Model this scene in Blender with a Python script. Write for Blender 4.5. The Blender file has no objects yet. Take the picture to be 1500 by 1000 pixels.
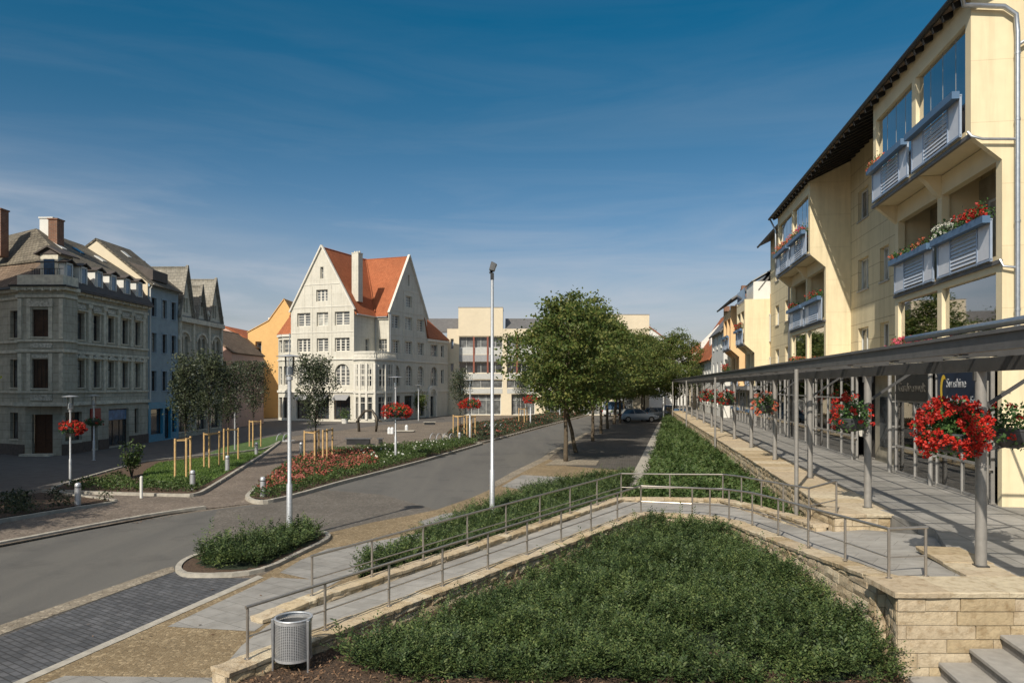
import bpy, bmesh, math, random
import numpy as np
from mathutils import Vector, Matrix
random.seed(7); RNG = np.random.default_rng(11)
SC = bpy.context.scene; COL = SC.collection
# ---------------------------------------------------------------- camera model of the photograph (metres, camera above the origin)
CAM = 3.9; F = 1110.0; HY = 565.0; CX = 750.0
def G(px, py, z=0.0):
    Y = (CAM - z) * F / (py - HY); return Vector(((px - CX) / F * Y, Y, z))
AS = math.atan(0.1577); SA, CA = math.sin(AS), math.cos(AS)
def SF(w, s, z=0.0):                     # street frame: w to the right of the street axis, s along it
    return Vector((s * SA + w * CA, s * CA - w * SA, z))
def O(o, Y, z=0.0): return Vector((o + 0.1577 * Y, Y, z))
# ---------------------------------------------------------------- tagging
def tag(o, label=None, cat=None, group=None, kind=None):
    if label: o['label'] = label
    if cat: o['category'] = cat
    if group: o['group'] = group
    if kind: o['kind'] = kind
    return o
OFF = {}
def empty(name, loc, rz=0.0, label=None, cat=None, group=None, off=None):
    o = bpy.data.objects.new(name, None); COL.objects.link(o)
    o.location = loc; o.rotation_euler = (0, 0, rz); o.empty_display_size = 0.2
    if off is not None: OFF[o.name] = Vector(off)
    return tag(o, label, cat, group)
def copy_tree(o, parent=None):
    c = o.copy(); COL.objects.link(c); c.parent = parent
    for ch in o.children: copy_tree(ch, c)
    return c
# ---------------------------------------------------------------- materials
MATS = {}
def newmat(name):
    m = bpy.data.materials.new(name); m.use_nodes = True; MATS[name] = m
    nt = m.node_tree; return m, nt, nt.nodes, nt.links, nt.nodes['Principled BSDF']
def ramp(N, L, src, stops):
    r = N.new('ShaderNodeValToRGB'); e = r.color_ramp.elements
    while len(e) < len(stops): e.new(0.5)
    for i, (p, c) in enumerate(stops): e[i].position = p; e[i].color = (*c, 1)
    L.new(src, r.inputs[0]); return r.outputs[0]
def noise(N, L, scale, detail=4, vec=None, rough=.55, dist=0):
    n = N.new('ShaderNodeTexNoise'); n.inputs['Scale'].default_value = scale; n.inputs['Detail'].default_value = detail
    n.inputs['Roughness'].default_value = rough; n.inputs['Distortion'].default_value = dist
    if vec: L.new(vec, n.inputs['Vector'])
    return n.outputs['Fac']
def mixc(N, L, a, b, fac, mode='MIX'):
    m = N.new('ShaderNodeMix'); m.data_type = 'RGBA'; m.blend_type = mode
    for i, s in ((6, a), (7, b)):
        if isinstance(s, tuple): m.inputs[i].default_value = (*s, 1)
        else: L.new(s, m.inputs[i])
    if isinstance(fac, (int, float)): m.inputs[0].default_value = fac
    else: L.new(fac, m.inputs[0])
    return m.outputs[2]
def bump(N, L, B, h, strength, dist=.02):
    b = N.new('ShaderNodeBump'); b.inputs['Strength'].default_value = strength; b.inputs['Distance'].default_value = dist
    L.new(h, b.inputs['Height']); L.new(b.outputs[0], B.inputs['Normal'])
def sc(c, k): return tuple(min(1, x * k) for x in c)
def plain(name, c, rough=.7, metal=0, var=.18, scale=3, bmp=0, bscale=60, spec=.5, big=.12):
    m, nt, N, L, B = newmat(name)
    tc = N.new('ShaderNodeTexCoord').outputs['Object']
    n1 = noise(N, L, scale, 5, tc); n2 = noise(N, L, .35, 3, tc)
    c1 = ramp(N, L, n1, [(.3, sc(c, 1 - var)), (.7, sc(c, 1 + var))])
    k = ramp(N, L, n2, [(.3, (1 - big,) * 3), (.7, (1, 1, 1))])
    L.new(mixc(N, L, c1, k, 1, 'MULTIPLY'), B.inputs['Base Color'])
    B.inputs['Roughness'].default_value = rough; B.inputs['Metallic'].default_value = metal; B.inputs['Specular IOR Level'].default_value = spec
    if bmp: bump(N, L, B, noise(N, L, bscale, 4, tc), bmp)
    return m
def bricky(name, c1, c2, mortar, bw, bh, ms=.012, rough=.85, bmp=.5, off=.5, var=.25, vs=4, stain=.25, rot=0, spec=.3):
    m, nt, N, L, B = newmat(name)
    t = N.new('ShaderNodeTexCoord'); uv = t.outputs['UV']; ob = t.outputs['Object']
    if rot:
        mp = N.new('ShaderNodeMapping'); mp.inputs['Rotation'].default_value = (0, 0, rot); L.new(uv, mp.inputs[0]); uv = mp.outputs[0]
    b = N.new('ShaderNodeTexBrick'); L.new(uv, b.inputs['Vector']); b.inputs['Scale'].default_value = 1
    b.inputs['Brick Width'].default_value = bw; b.inputs['Row Height'].default_value = bh; b.inputs['Mortar Size'].default_value = ms
    b.inputs['Mortar Smooth'].default_value = .2; b.offset = off; b.inputs['Bias'].default_value = 0
    b.inputs['Color1'].default_value = (*c1, 1); b.inputs['Color2'].default_value = (*c2, 1); b.inputs['Mortar'].default_value = (*mortar, 1)
    n = noise(N, L, vs, 6, ob); n2 = noise(N, L, .5, 4, ob)
    a = mixc(N, L, b.outputs['Color'], ramp(N, L, n, [(.3, (1 - var,) * 3), (.7, (1, 1, 1))]), 1, 'MULTIPLY')
    a = mixc(N, L, a, ramp(N, L, n2, [(.35, (1 - stain,) * 3), (.65, (1, 1, 1))]), 1, 'MULTIPLY')
    ms_ = N.new('ShaderNodeMapping'); ms_.inputs['Scale'].default_value = (2.2, 2.2, .16); L.new(ob, ms_.inputs[0])
    a = mixc(N, L, a, ramp(N, L, noise(N, L, 1.6, 6, ms_.outputs[0], .7), [(.34, (.86, .85, .83)), (.56, (1, 1, 1))]), 1, 'MULTIPLY')
    L.new(a, B.inputs['Base Color']); B.inputs['Roughness'].default_value = rough; B.inputs['Specular IOR Level'].default_value = spec
    inv = N.new('ShaderNodeMath'); inv.operation = 'SUBTRACT'; inv.inputs[0].default_value = 1; L.new(b.outputs['Fac'], inv.inputs[1])
    ad = N.new('ShaderNodeMath'); ad.operation = 'MULTIPLY_ADD'; L.new(noise(N, L, 40, 4, ob), ad.inputs[0]); ad.inputs[1].default_value = .35; L.new(inv.outputs[0], ad.inputs[2])
    bump(N, L, B, ad.outputs[0], bmp, .015)
    return m
def setts(name, c1, c2, joint, scale, rough=.85, aspect=1.0):
    m, nt, N, L, B = newmat(name)
    t = N.new('ShaderNodeTexCoord'); uv = t.outputs['UV']
    v = N.new('ShaderNodeTexVoronoi'); v.inputs['Scale'].default_value = scale; v.inputs['Randomness'].default_value = .55; L.new(uv, v.inputs['Vector'])
    v2 = N.new('ShaderNodeTexVoronoi'); v2.feature = 'DISTANCE_TO_EDGE'; v2.inputs['Scale'].default_value = scale; v2.inputs['Randomness'].default_value = .55; L.new(uv, v2.inputs['Vector'])
    sp = N.new('ShaderNodeSeparateColor'); L.new(v.outputs['Color'], sp.inputs[0])
    base = ramp(N, L, sp.outputs[0], [(0, c1), (.5, tuple((a + b) / 2 for a, b in zip(c1, c2))), (.8, c2), (1, sc(c2, 1.3))])
    e = ramp(N, L, v2.outputs['Distance'], [(.02, (0, 0, 0)), (.09, (1, 1, 1))])
    a = mixc(N, L, joint, base, e)
    a = mixc(N, L, a, ramp(N, L, noise(N, L, .6, 5, uv), [(.3, (.72, .72, .72)), (.7, (1, 1, 1))]), 1, 'MULTIPLY')
    a = mixc(N, L, a, ramp(N, L, noise(N, L, 3.5, 5, uv), [(.3, (.85, .83, .8)), (.7, (1, 1, 1))]), 1, 'MULTIPLY')
    L.new(a, B.inputs['Base Color']); B.inputs['Roughness'].default_value = rough; B.inputs['Specular IOR Level'].default_value = .25
    bump(N, L, B, e, .5, .01); return m
def leafmat(name, cols, rough=.55, trans=.25):
    m, nt, N, L, B = newmat(name)
    g = N.new('ShaderNodeNewGeometry'); tc = N.new('ShaderNodeTexCoord').outputs['Object']
    base = ramp(N, L, g.outputs['Random Per Island'], [(i / max(1, len(cols) - 1), c) for i, c in enumerate(cols)])
    k = ramp(N, L, noise(N, L, 1.1, 5, tc, .65), [(.32, (.62, .66, .62)), (.5, (.95, .95, .9)), (.68, (1.35, 1.25, 1.1))])
    a = mixc(N, L, base, k, 1, 'MULTIPLY'); L.new(a, B.inputs['Base Color']); B.inputs['Roughness'].default_value = rough
    B.inputs['Specular IOR Level'].default_value = .3
    if trans:
        tr = N.new('ShaderNodeBsdfTranslucent'); L.new(a, tr.inputs[0]); mx = N.new('ShaderNodeMixShader'); mx.inputs[0].default_value = trans
        L.new(B.outputs[0], mx.inputs[1]); L.new(tr.outputs[0], mx.inputs[2]); L.new(mx.outputs[0], nt.nodes['Material Output'].inputs[0])
    return m
def glassmat(name, tint=(.85, .9, .92), refl=.12, rough=.02):
    m, nt, N, L, B = newmat(name); N.remove(B)
    t = N.new('ShaderNodeBsdfTransparent'); t.inputs[0].default_value = (*tint, 1)
    g = N.new('ShaderNodeBsdfGlossy'); g.inputs['Roughness'].default_value = rough; g.inputs[0].default_value = (1, 1, 1, 1)
    fr = N.new('ShaderNodeFresnel'); fr.inputs[0].default_value = 1.5
    ad = N.new('ShaderNodeMath'); ad.operation = 'ADD'; ad.use_clamp = True; L.new(fr.outputs[0], ad.inputs[0]); ad.inputs[1].default_value = refl
    mx = N.new('ShaderNodeMixShader'); L.new(ad.outputs[0], mx.inputs[0]); L.new(t.outputs[0], mx.inputs[1]); L.new(g.outputs[0], mx.inputs[2])
    L.new(mx.outputs[0], nt.nodes['Material Output'].inputs[0]); return m
def panemat(name, c=(.03, .035, .04), rough=.06):
    m, nt, N, L, B = newmat(name)
    tc = N.new('ShaderNodeTexCoord').outputs['Object']
    L.new(ramp(N, L, noise(N, L, 1.3, 2, tc), [(.3, sc(c, .5)), (.7, sc(c, 1.8))]), B.inputs['Base Color'])
    B.inputs['Roughness'].default_value = rough; B.inputs['Specular IOR Level'].default_value = .8
    bump(N, L, B, noise(N, L, 1.5, 1, tc), .05, .02); return m
# ---------------------------------------------------------------- mesh builder
def set_uv(me):
    n = len(me.loops)
    if n == 0: return
    uvl = me.uv_layers.new(name='UVMap')
    uv = np.empty((n, 2)); co = np.empty(len(me.vertices) * 3); me.vertices.foreach_get('co', co); co = co.reshape(-1, 3)
    for p in me.polygons:
        nn = p.normal; ls = p.loop_start
        if abs(nn.z) > .92: t = (1, 0, 0); b = (0, 1, 0)
        else:
            tv = Vector((-nn.y, nn.x, 0)).normalized(); t = tuple(tv); b = tuple(nn.cross(tv))
        for li in range(ls, ls + p.loop_total):
            v = co[me.loops[li].vertex_index]
            uv[li] = (v[0] * t[0] + v[1] * t[1] + v[2] * t[2], v[0] * b[0] + v[1] * b[1] + v[2] * b[2])
    uvl.data.foreach_set('uv', uv.ravel())
class MB:
    def __init__(s): s.v = []; s.f = []
    def add(s, vs, fs):
        k = len(s.v); s.v += [tuple(v) for v in vs]; s.f += [tuple(i + k for i in f) for f in fs]; return s
    def poly(s, pts): return s.add(pts, [tuple(range(len(pts)))])
    def box(s, x0, x1, y0, y1, z0, z1):
        if x0 > x1: x0, x1 = x1, x0
        if y0 > y1: y0, y1 = y1, y0
        if z0 > z1: z0, z1 = z1, z0
        return s.add([(x0, y0, z0), (x1, y0, z0), (x1, y1, z0), (x0, y1, z0), (x0, y0, z1), (x1, y0, z1), (x1, y1, z1), (x0, y1, z1)],
                     [(0, 3, 2, 1), (4, 5, 6, 7), (0, 1, 5, 4), (1, 2, 6, 5), (2, 3, 7, 6), (3, 0, 4, 7)])
    def hexa(s, a, b):                    # two quads (bottom a, top b) as a solid
        return s.add(list(a) + list(b), [(0, 3, 2, 1), (4, 5, 6, 7), (0, 1, 5, 4), (1, 2, 6, 5), (2, 3, 7, 6), (3, 0, 4, 7)])
    def slab(s, pts, t):                  # planar polygon thickened downwards along its normal
        pts = [Vector(p) for p in pts]; n = (pts[1] - pts[0]).cross(pts[2] - pts[0]).normalized()
        if n.z < 0: pts.reverse(); n = -n
        k = len(pts); lo = [p - n * t for p in pts]
        return s.add(pts + lo, [tuple(range(k)), tuple(range(2 * k - 1, k - 1, -1))] + [(i, k + i, k + (i + 1) % k, (i + 1) % k) for i in range(k)])
    def prism(s, pts, z0, z1):
        k = len(pts); A = sum(pts[i][0] * pts[(i + 1) % k][1] - pts[(i + 1) % k][0] * pts[i][1] for i in range(k))
        if A < 0: pts = list(reversed(pts))
        lo = [(p[0], p[1], z0) for p in pts]; hi = [(p[0], p[1], z1) for p in pts]
        return s.add(lo + hi, [tuple(range(k - 1, -1, -1)), tuple(range(k, 2 * k))] + [(i, (i + 1) % k, k + (i + 1) % k, k + i) for i in range(k)])
    def tube(s, pts, r, n=8, cap=True):
        pts = [Vector(p) for p in pts]; rs = r if isinstance(r, (list, tuple)) else [r] * len(pts)
        k0 = len(s.v); prev = None
        for i, p in enumerate(pts):
            d = (pts[min(i + 1, len(pts) - 1)] - pts[max(i - 1, 0)]).normalized()
            a = prev if prev is not None else (Vector((1, 0, 0)) if abs(d.z) > .9 else Vector((0, 0, 1)))
            x = (a - d * a.dot(d)).normalized(); y = d.cross(x); prev = x
            for j in range(n):
                t = 2 * math.pi * j / n; s.v.append(tuple(p + (x * math.cos(t) + y * math.sin(t)) * rs[i]))
        for i in range(len(pts) - 1):
            for j in range(n):
                a = k0 + i * n + j; b = k0 + i * n + (j + 1) % n; s.f.append((a, b, b + n, a + n))
        if cap:
            s.f.append(tuple(k0 + j for j in range(n - 1, -1, -1))); e = k0 + (len(pts) - 1) * n; s.f.append(tuple(e + j for j in range(n)))
        return s
    def lathe(s, c, prof, n=16):           # prof: (r,z) bottom to top
        c = Vector(c); k0 = len(s.v)
        for r, z in prof:
            for j in range(n): t = 2 * math.pi * j / n; s.v.append((c.x + r * math.cos(t), c.y + r * math.sin(t), c.z + z))
        for i in range(len(prof) - 1):
            for j in range(n):
                a = k0 + i * n + j; b = k0 + i * n + (j + 1) % n; s.f.append((a, b, b + n, a + n))
        s.f.append(tuple(k0 + j for j in range(n - 1, -1, -1))); e = k0 + (len(prof) - 1) * n; s.f.append(tuple(e + j for j in range(n)))
        return s
    def bar(s, p, q, w, h):                # rectangular bar from p to q
        p, q = Vector(p), Vector(q); d = (q - p).normalized(); up = Vector((0, 0, 1)) if abs(d.z) < .95 else Vector((0, 1, 0))
        x = d.cross(up).normalized() * w / 2; y = x.cross(d).normalized() * h / 2
        return s.hexa([p - x - y, p + x - y, q + x - y, q - x - y], [p - x + y, p + x + y, q + x + y, q - x + y])
    def build(s, name, mat, parent=None, smooth=False, bevel=0, raw=False, autosmooth=False):
        off = Vector((0, 0, 0))
        if parent is not None and not raw and parent.name in OFF: off = OFF[parent.name]
        me = bpy.data.meshes.new(name)
        vs = s.v if off.length == 0 else [(v[0] - off.x, v[1] - off.y, v[2] - off.z) for v in s.v]
        me.from_pydata(vs, [], s.f); me.materials.append(MATS[mat] if isinstance(mat, str) else mat)
        if bevel:
            bm = bmesh.new(); bm.from_mesh(me); bmesh.ops.bevel(bm, geom=bm.edges[:], offset=bevel, segments=1, affect='EDGES', clamp_overlap=True); bm.to_mesh(me); bm.free()
        me.update(); set_uv(me)
        if smooth:
            me.polygons.foreach_set('use_smooth', [True] * len(me.polygons))
            if autosmooth: me.set_sharp_from_angle(angle=math.radians(40))
        o = bpy.data.objects.new(name, me); COL.objects.link(o)
        if parent is not None:
            o.parent = parent
            if not raw and parent.name in OFF: OFF[o.name] = off
        return o
def single(mb, name, mat, loc, label, cat, group=None, kind=None, **k):   # one-mesh thing with its origin at loc
    loc = Vector(loc); mb.v = [(v[0] - loc.x, v[1] - loc.y, v[2] - loc.z) for v in mb.v]
    o = mb.build(name, mat, None, **k); o.location = loc; return tag(o, label, cat, group, kind)
def struct(mb, name, mat, **k):
    o = mb.build(name, mat, None, **k); o['kind'] = 'structure'; return o
# ---------------------------------------------------------------- walls with real openings
def clip_poly(P, a, b, c):
    out = []
    for i in range(len(P)):
        p, q = P[i], P[(i + 1) % len(P)]; dp = a * p[0] + b * p[1] - c; dq = a * q[0] + b * q[1] - c
        if dp <= 1e-9: out.append(p)
        if (dp < -1e-9 and dq > 1e-9) or (dp > 1e-9 and dq < -1e-9):
            t = dp / (dp - dq); out.append((p[0] + (q[0] - p[0]) * t, p[1] + (q[1] - p[1]) * t))
    return out
def nrm2(u): return Vector((u[1], -u[0], 0))
def wall(mb, p0, u, W, z0, z1, ops=(), d=.15, clip=()):
    """p0 left end seen from outside, u unit dir to the right; ops = (a0,a1,z0,z1[,arch])"""
    u = Vector((u[0], u[1], 0)); n = nrm2(u); p0 = Vector((p0[0], p0[1], 0))
    P = lambda a, z, dd=0: p0 + u * a - n * dd + Vector((0, 0, z))
    xs = sorted({0, W} | {o[0] for o in ops} | {o[1] for o in ops}); zs = sorted({z0, z1} | {o[2] for o in ops} | {o[3] for o in ops})
    xs = [x for x in xs if 0 <= x <= W]; zs = [z for z in zs if z0 <= z <= z1]
    for i in range(len(xs) - 1):
        for j in range(len(zs) - 1):
            cx, cz = (xs[i] + xs[i + 1]) / 2, (zs[j] + zs[j + 1]) / 2
            if any(o[0] < cx < o[1] and o[2] < cz < o[3] for o in ops): continue
            q = [(xs[i], zs[j]), (xs[i + 1], zs[j]), (xs[i + 1], zs[j + 1]), (xs[i], zs[j + 1])]
            for c in clip:
                q = clip_poly(q, *c)
                if len(q) < 3: break
            if len(q) >= 3: mb.poly([P(a, z) for a, z in q])
    for o in ops:
        a0, a1, b0, b1 = o[:4]; ar = len(o) > 4 and o[4]
        if ar:
            r = (a1 - a0) / 2; cx = (a0 + a1) / 2; rz = min(r, (b1 - b0) * .6); zb = b1 - rz; N = 12
            arc = [(cx - r * math.cos(math.pi * k / N), zb + rz * math.sin(math.pi * k / N)) for k in range(N + 1)]
            for k in range(N):
                (x1, y1), (x2, y2) = arc[k], arc[k + 1]
                mb.poly([P(x1, y1), P(x2, y2), P(x2, b1), P(x1, b1)]) if not (k == 0 or k == N - 1) else mb.poly([P(x1, y1), P(x2, y2), P(x2, b1), P(x1, b1)])
                mb.poly([P(x1, y1), P(x1, y1, d), P(x2, y2, d), P(x2, y2)])
            top = zb
        else:
            top = b1; mb.poly([P(a0, b1), P(a0, b1, d), P(a1, b1, d), P(a1, b1)])
        mb.poly([P(a0, b0), P(a0, b0, d), P(a0, top, d), P(a0, top)]); mb.poly([P(a1, b0), P(a1, top), P(a1, top, d), P(a1, b0, d)])
        mb.poly([P(a0, b0), P(a1, b0), P(a1, b0, d), P(a0, b0, d)])
    return mb
WCACHE = {}
def window(root, p0, u, op, d=.15, fm='frame_white', pm='pane_dark', nx=2, tz=(.7,), fr=.06, bar=.045, sill=None, name='window', sillo=.05, sh=.06):
    zbar = min(bar, .055)
    a0, a1, z0, z1 = op[:4]; w, h = a1 - a0, z1 - z0
    u = Vector((u[0], u[1], 0)); n = nrm2(u)
    key = (round(w, 2), round(h, 2), fm, pm, nx, tz, fr, bar, sill, sillo, sh, d)
    if key not in WCACHE:
        m = MB(); m.poly([(0, .035, 0), (w, .035, 0), (w, .035, h), (0, .035, h)]); a = m.build(name, pm, None, raw=True)
        f = MB(); e = .002
        f.box(e, fr, 0, .05, e, h - e); f.box(w - fr, w - e, 0, .05, e, h - e); f.box(fr, w - fr, 0, .05, e, fr); f.box(fr, w - fr, 0, .05, h - fr, h - e)
        for i in range(1, nx): x = w * i / nx; f.box(x - bar / 2, x + bar / 2, .004, .05, fr, h - fr)
        for t in tz: f.box(fr, w - fr, .008, .045, h * t - zbar / 2, h * t + zbar / 2)
        b = f.build('frame', fm, None, raw=True); c = None
        if sill:
            s = MB(); s.box(-.06, w + .06, -d - sillo, .0, -sh, .003); c = s.build('sill', sill, None, raw=True)
        WCACHE[key] = (a.data, b.data, c.data if c else None)
        for o in (a, b, c):
            if o: bpy.data.objects.remove(o)
    A, Bm, Cm = WCACHE[key]
    off = OFF.get(root.name, Vector((0, 0, 0)))
    o = bpy.data.objects.new(name, A); COL.objects.link(o); o.parent = root
    M = Matrix.Identity(4); M.col[0][:3] = u; M.col[1][:3] = -n; M.col[2][:3] = (0, 0, 1)
    M.translation = Vector((p0[0], p0[1], 0)) + u * a0 - n * d + Vector((0, 0, z0)) - off
    o.matrix_local = M
    for nm, md in (('frame', Bm), ('sill', Cm)):
        if md: c = bpy.data.objects.new(nm, md); COL.objects.link(c); c.parent = o
    return o
def band(mb, p0, u, a0, a1, z0, z1, out, back=.0):        # moulding proud of a wall
    u = Vector((u[0], u[1], 0)); n = nrm2(u); p0 = Vector((p0[0], p0[1], 0)); Z = Vector((0, 0, 1))
    q = [p0 + u * a0 - n * back, p0 + u * a0 + n * out, p0 + u * a1 + n * out, p0 + u * a1 - n * back]
    return mb.hexa([v + Z * z0 for v in q], [v + Z * z1 for v in q])
# ---------------------------------------------------------------- mass foliage
def mesh_np(name, V, nper, mat, parent=None, loc=None):
    n = len(V) // nper; me = bpy.data.meshes.new(name)
    me.vertices.add(len(V)); me.vertices.foreach_set('co', np.asarray(V, dtype=np.float32).ravel())
    me.loops.add(len(V)); me.loops.foreach_set('vertex_index', np.arange(len(V), dtype=np.int32))
    me.polygons.add(n); me.polygons.foreach_set('loop_start', np.arange(0, len(V), nper, dtype=np.int32))
    me.materials.append(MATS[mat]); me.update(calc_edges=True)
    o = bpy.data.objects.new(name, me); COL.objects.link(o)
    if parent is not None: o.parent = parent
    if loc is not None: o.location = loc
    return o
def unit(a): return a / np.maximum(np.linalg.norm(a, axis=1, keepdims=True), 1e-9)
def leaves(C, size, aspect=.6, nb=None, k=.5, jit=.35):
    n = len(C); nr = unit(RNG.normal(size=(n, 3)))
    if nb is not None: nr = unit(nr * (1 - k) + np.asarray(nb) * k)
    t = unit(np.cross(nr, RNG.normal(size=(n, 3)))); b = np.cross(nr, t)
    s = (size * (1 + jit * RNG.uniform(-1, 1, n)))[:, None]
    V = np.stack([C - t * s / 2, C - b * s * aspect / 2, C + t * s / 2, C + b * s * aspect / 2], 1)
    return V.reshape(-1, 3)
def inpoly(X, Y, P):
    r = np.zeros(len(X), bool); k = len(P)
    for i in range(k):
        x1, y1 = P[i][0], P[i][1]; x2, y2 = P[(i + 1) % k][0], P[(i + 1) % k][1]
        c = ((y1 > Y) != (y2 > Y)) & (X < (x2 - x1) * (Y - y1) / (y2 - y1 + 1e-12) + x1); r ^= c
    return r
def und(x, y, s=1.0):
    return (np.sin(x * 2.1 * s + 1.3) * np.sin(y * 1.7 * s + .4) + .6 * np.sin(x * 4.3 * s + y * 2.9 * s) + .5 * np.sin(y * 6.1 * s - x * 3.7 * s + 2)) / 2.1
def sample(P, dens):
    xs = [p[0] for p in P]; ys = [p[1] for p in P]; A = (max(xs) - min(xs)) * (max(ys) - min(ys)); n = int(A * dens)
    X = RNG.uniform(min(xs), max(xs), n); Y = RNG.uniform(min(ys), max(ys), n); m = inpoly(X, Y, P); return X[m], Y[m]
def juniper(P, surf, dens, h0, dh, L=.24, ll=.085, lw=.022, nl=10):
    X, Y = sample(P, dens); g_ = und(X, Y, 2.3) + .6 * und(X + 5, Y - 3, .55) + RNG.normal(0, .3, len(X)) > -.6; X, Y = X[g_], Y[g_]; n = len(X)
    Z = surf(X, Y) + h0 + dh * und(X, Y) + 1.15 * dh * und(X, Y, 2.6) + RNG.uniform(-.13, .05, n)
    az = RNG.uniform(0, 2 * np.pi, n); el = np.radians(RNG.uniform(5, 60, n)); l = L * RNG.uniform(.6, 1.4, n)
    D = np.stack([np.cos(az) * np.cos(el), np.sin(az) * np.cos(el), np.sin(el)], 1); S = unit(np.cross(D, np.array([0, 0, 1.])))
    B = np.stack([X, Y, Z], 1); out = []
    Nn = np.cross(S, D)
    for i in range(nl):
        f = (i + .5) / nl; sg = 1 if i % 2 else -1
        p = B + D * (l * f)[:, None]; tw = RNG.uniform(-.5, .5, (n, 1))
        d = unit(D * .75 + S * sg * .8 + Nn * tw + RNG.normal(size=(n, 3)) * .15); q = unit(np.cross(d, Nn) + RNG.normal(size=(n, 3)) * .3)
        a = ll * (1.1 - .5 * f) * RNG.uniform(.7, 1.3, (n, 1)); w = lw * RNG.uniform(.7, 1.4, (n, 1))
        out.append(np.stack([p, p + d * a * .5 + q * w, p + d * a, p + d * a * .5 - q * w], 1))
    return np.concatenate(out, 0).reshape(-1, 3)
def undersheet(P, surf, h0, dh, step, drop=.1):
    xs = [p[0] for p in P]; ys = [p[1] for p in P]; mb = MB()
    nx = int((max(xs) - min(xs)) / step) + 1; ny = int((max(ys) - min(ys)) / step) + 1
    gx = min(xs) + (np.arange(nx) + .5) * step; gy = min(ys) + (np.arange(ny) + .5) * step
    XX, YY = np.meshgrid(gx, gy, indexing='ij'); IN = inpoly(XX.ravel(), YY.ravel(), P).reshape(XX.shape)
    idx = {}
    def vid(i, j):
        if (i, j) not in idx:
            x = min(xs) + i * step; y = min(ys) + j * step; edge = not all(0 <= a < nx and 0 <= b < ny and IN[a, b] for a in (i - 2, i - 1, i, i + 1) for b in (j - 2, j - 1, j, j + 1))
            z = float(surf(np.array([x]), np.array([y]))[0]) + (0.0 if edge else max(.02, h0 + dh * float(und(x, y)) - drop))
            idx[(i, j)] = len(mb.v); mb.v.append((x, y, z))
        return idx[(i, j)]
    for i in range(nx):
        for j in range(ny):
            if IN[i, j]: mb.f.append((vid(i, j), vid(i + 1, j), vid(i + 1, j + 1), vid(i, j + 1)))
    return mb
# ================================================================ materials
m, nt, N, L, B = newmat('asphalt')
tc = N.new('ShaderNodeTexCoord').outputs['Object']; mp_ = N.new('ShaderNodeMapping'); mp_.inputs['Rotation'].default_value = (0, 0, .5); mp_.inputs['Scale'].default_value = (1.2, .12, 1); L.new(tc, mp_.inputs[0])
a = ramp(N, L, noise(N, L, 60, 6, tc, .8), [(.3, (.105, .101, .092)), (.55, (.14, .135, .124)), (.75, (.20, .19, .172))])
a = mixc(N, L, a, ramp(N, L, noise(N, L, .8, 4, mp_.outputs[0]), [(.35, (.84, .84, .84)), (.65, (1.04, 1.03, 1.0))]), 1, 'MULTIPLY')
a = mixc(N, L, a, ramp(N, L, noise(N, L, .45, 5, tc, .7), [(.38, (.86, .86, .87)), (.46, (1, 1, 1))]), 1, 'MULTIPLY')
L.new(a, B.inputs['Base Color']); B.inputs['Roughness'].default_value = .88; B.inputs['Specular IOR Level'].default_value = .3; bump(N, L, B, noise(N, L, 130, 4, tc), .5)
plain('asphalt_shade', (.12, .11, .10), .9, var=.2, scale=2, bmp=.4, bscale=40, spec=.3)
setts('setts_plaza', (.20, .165, .13), (.28, .235, .185), (.13, .11, .085), 14)
setts('setts_ocher', (.25, .185, .105), (.36, .28, .17), (.22, .17, .105), 19)
setts('setts_light', (.30, .26, .20), (.40, .35, .27), (.2, .17, .13), 15)
setts('setts_cross', (.155, .14, .12), (.205, .185, .16), (.125, .112, .095), 15)
setts('setts_brown', (.20, .165, .135), (.27, .225, .185), (.14, .115, .09), 14)
bricky('paver_dark', (.10, .104, .112), (.145, .147, .155), (.06, .06, .06), .21, .11, .010, .85, .6, rot=.6)
bricky('paver_brown', (.115, .105, .09), (.15, .135, .115), (.06, .055, .05), .24, .16, .012, .85, .4, rot=.16)
bricky('slab_grey', (.31, .298, .272), (.36, .345, .315), (.21, .2, .18), .6, .4, .008, .8, .25, rot=.6, var=.12)
bricky('slab_ramp', (.36, .345, .315), (.41, .395, .36), (.25, .24, .22), .8, .5, .007, .8, .25, rot=.62, var=.14)
bricky('slab_terrace', (.30, .29, .265), (.36, .345, .315), (.15, .145, .135), 1.0, .7, .01, .75, .2, off=0, rot=AS, var=.16)
plain('kerbstone', (.40, .37, .31), .85, var=.22, scale=6, bmp=.4, bscale=60)
plain('concrete_step', (.34, .325, .295), .8, var=.14, scale=7, bmp=.35, bscale=120)
plain('step_riser', (.21, .20, .185), .9, var=.2, scale=12, bmp=.4, bscale=80)
m, nt, N, L, B = newmat('sandstone')
tc = N.new('ShaderNodeTexCoord').outputs['Object']; g = N.new('ShaderNodeNewGeometry')
c1 = ramp(N, L, g.outputs['Random Per Island'], [(0, (.42, .335, .215)), (.35, (.52, .43, .29)), (.65, (.49, .41, .30)), (1, (.60, .53, .39))])
a = mixc(N, L, c1, ramp(N, L, noise(N, L, 7, 7, tc, .65), [(.3, (.62, .55, .46)), (.5, (.95, .93, .9)), (.75, (1.1, 1.08, 1.02))]), 1, 'MULTIPLY')
L.new(a, B.inputs['Base Color']); B.inputs['Roughness'].default_value = .9; B.inputs['Specular IOR Level'].default_value = .2
bump(N, L, B, noise(N, L, 22, 8, tc, .7), .8, .03)
plain('mortar', (.30, .255, .185), .95, var=.2, scale=10, bmp=.5, bscale=60)
m, nt, N, L, B = newmat('soil')
tc = N.new('ShaderNodeTexCoord').outputs['Object']
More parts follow.
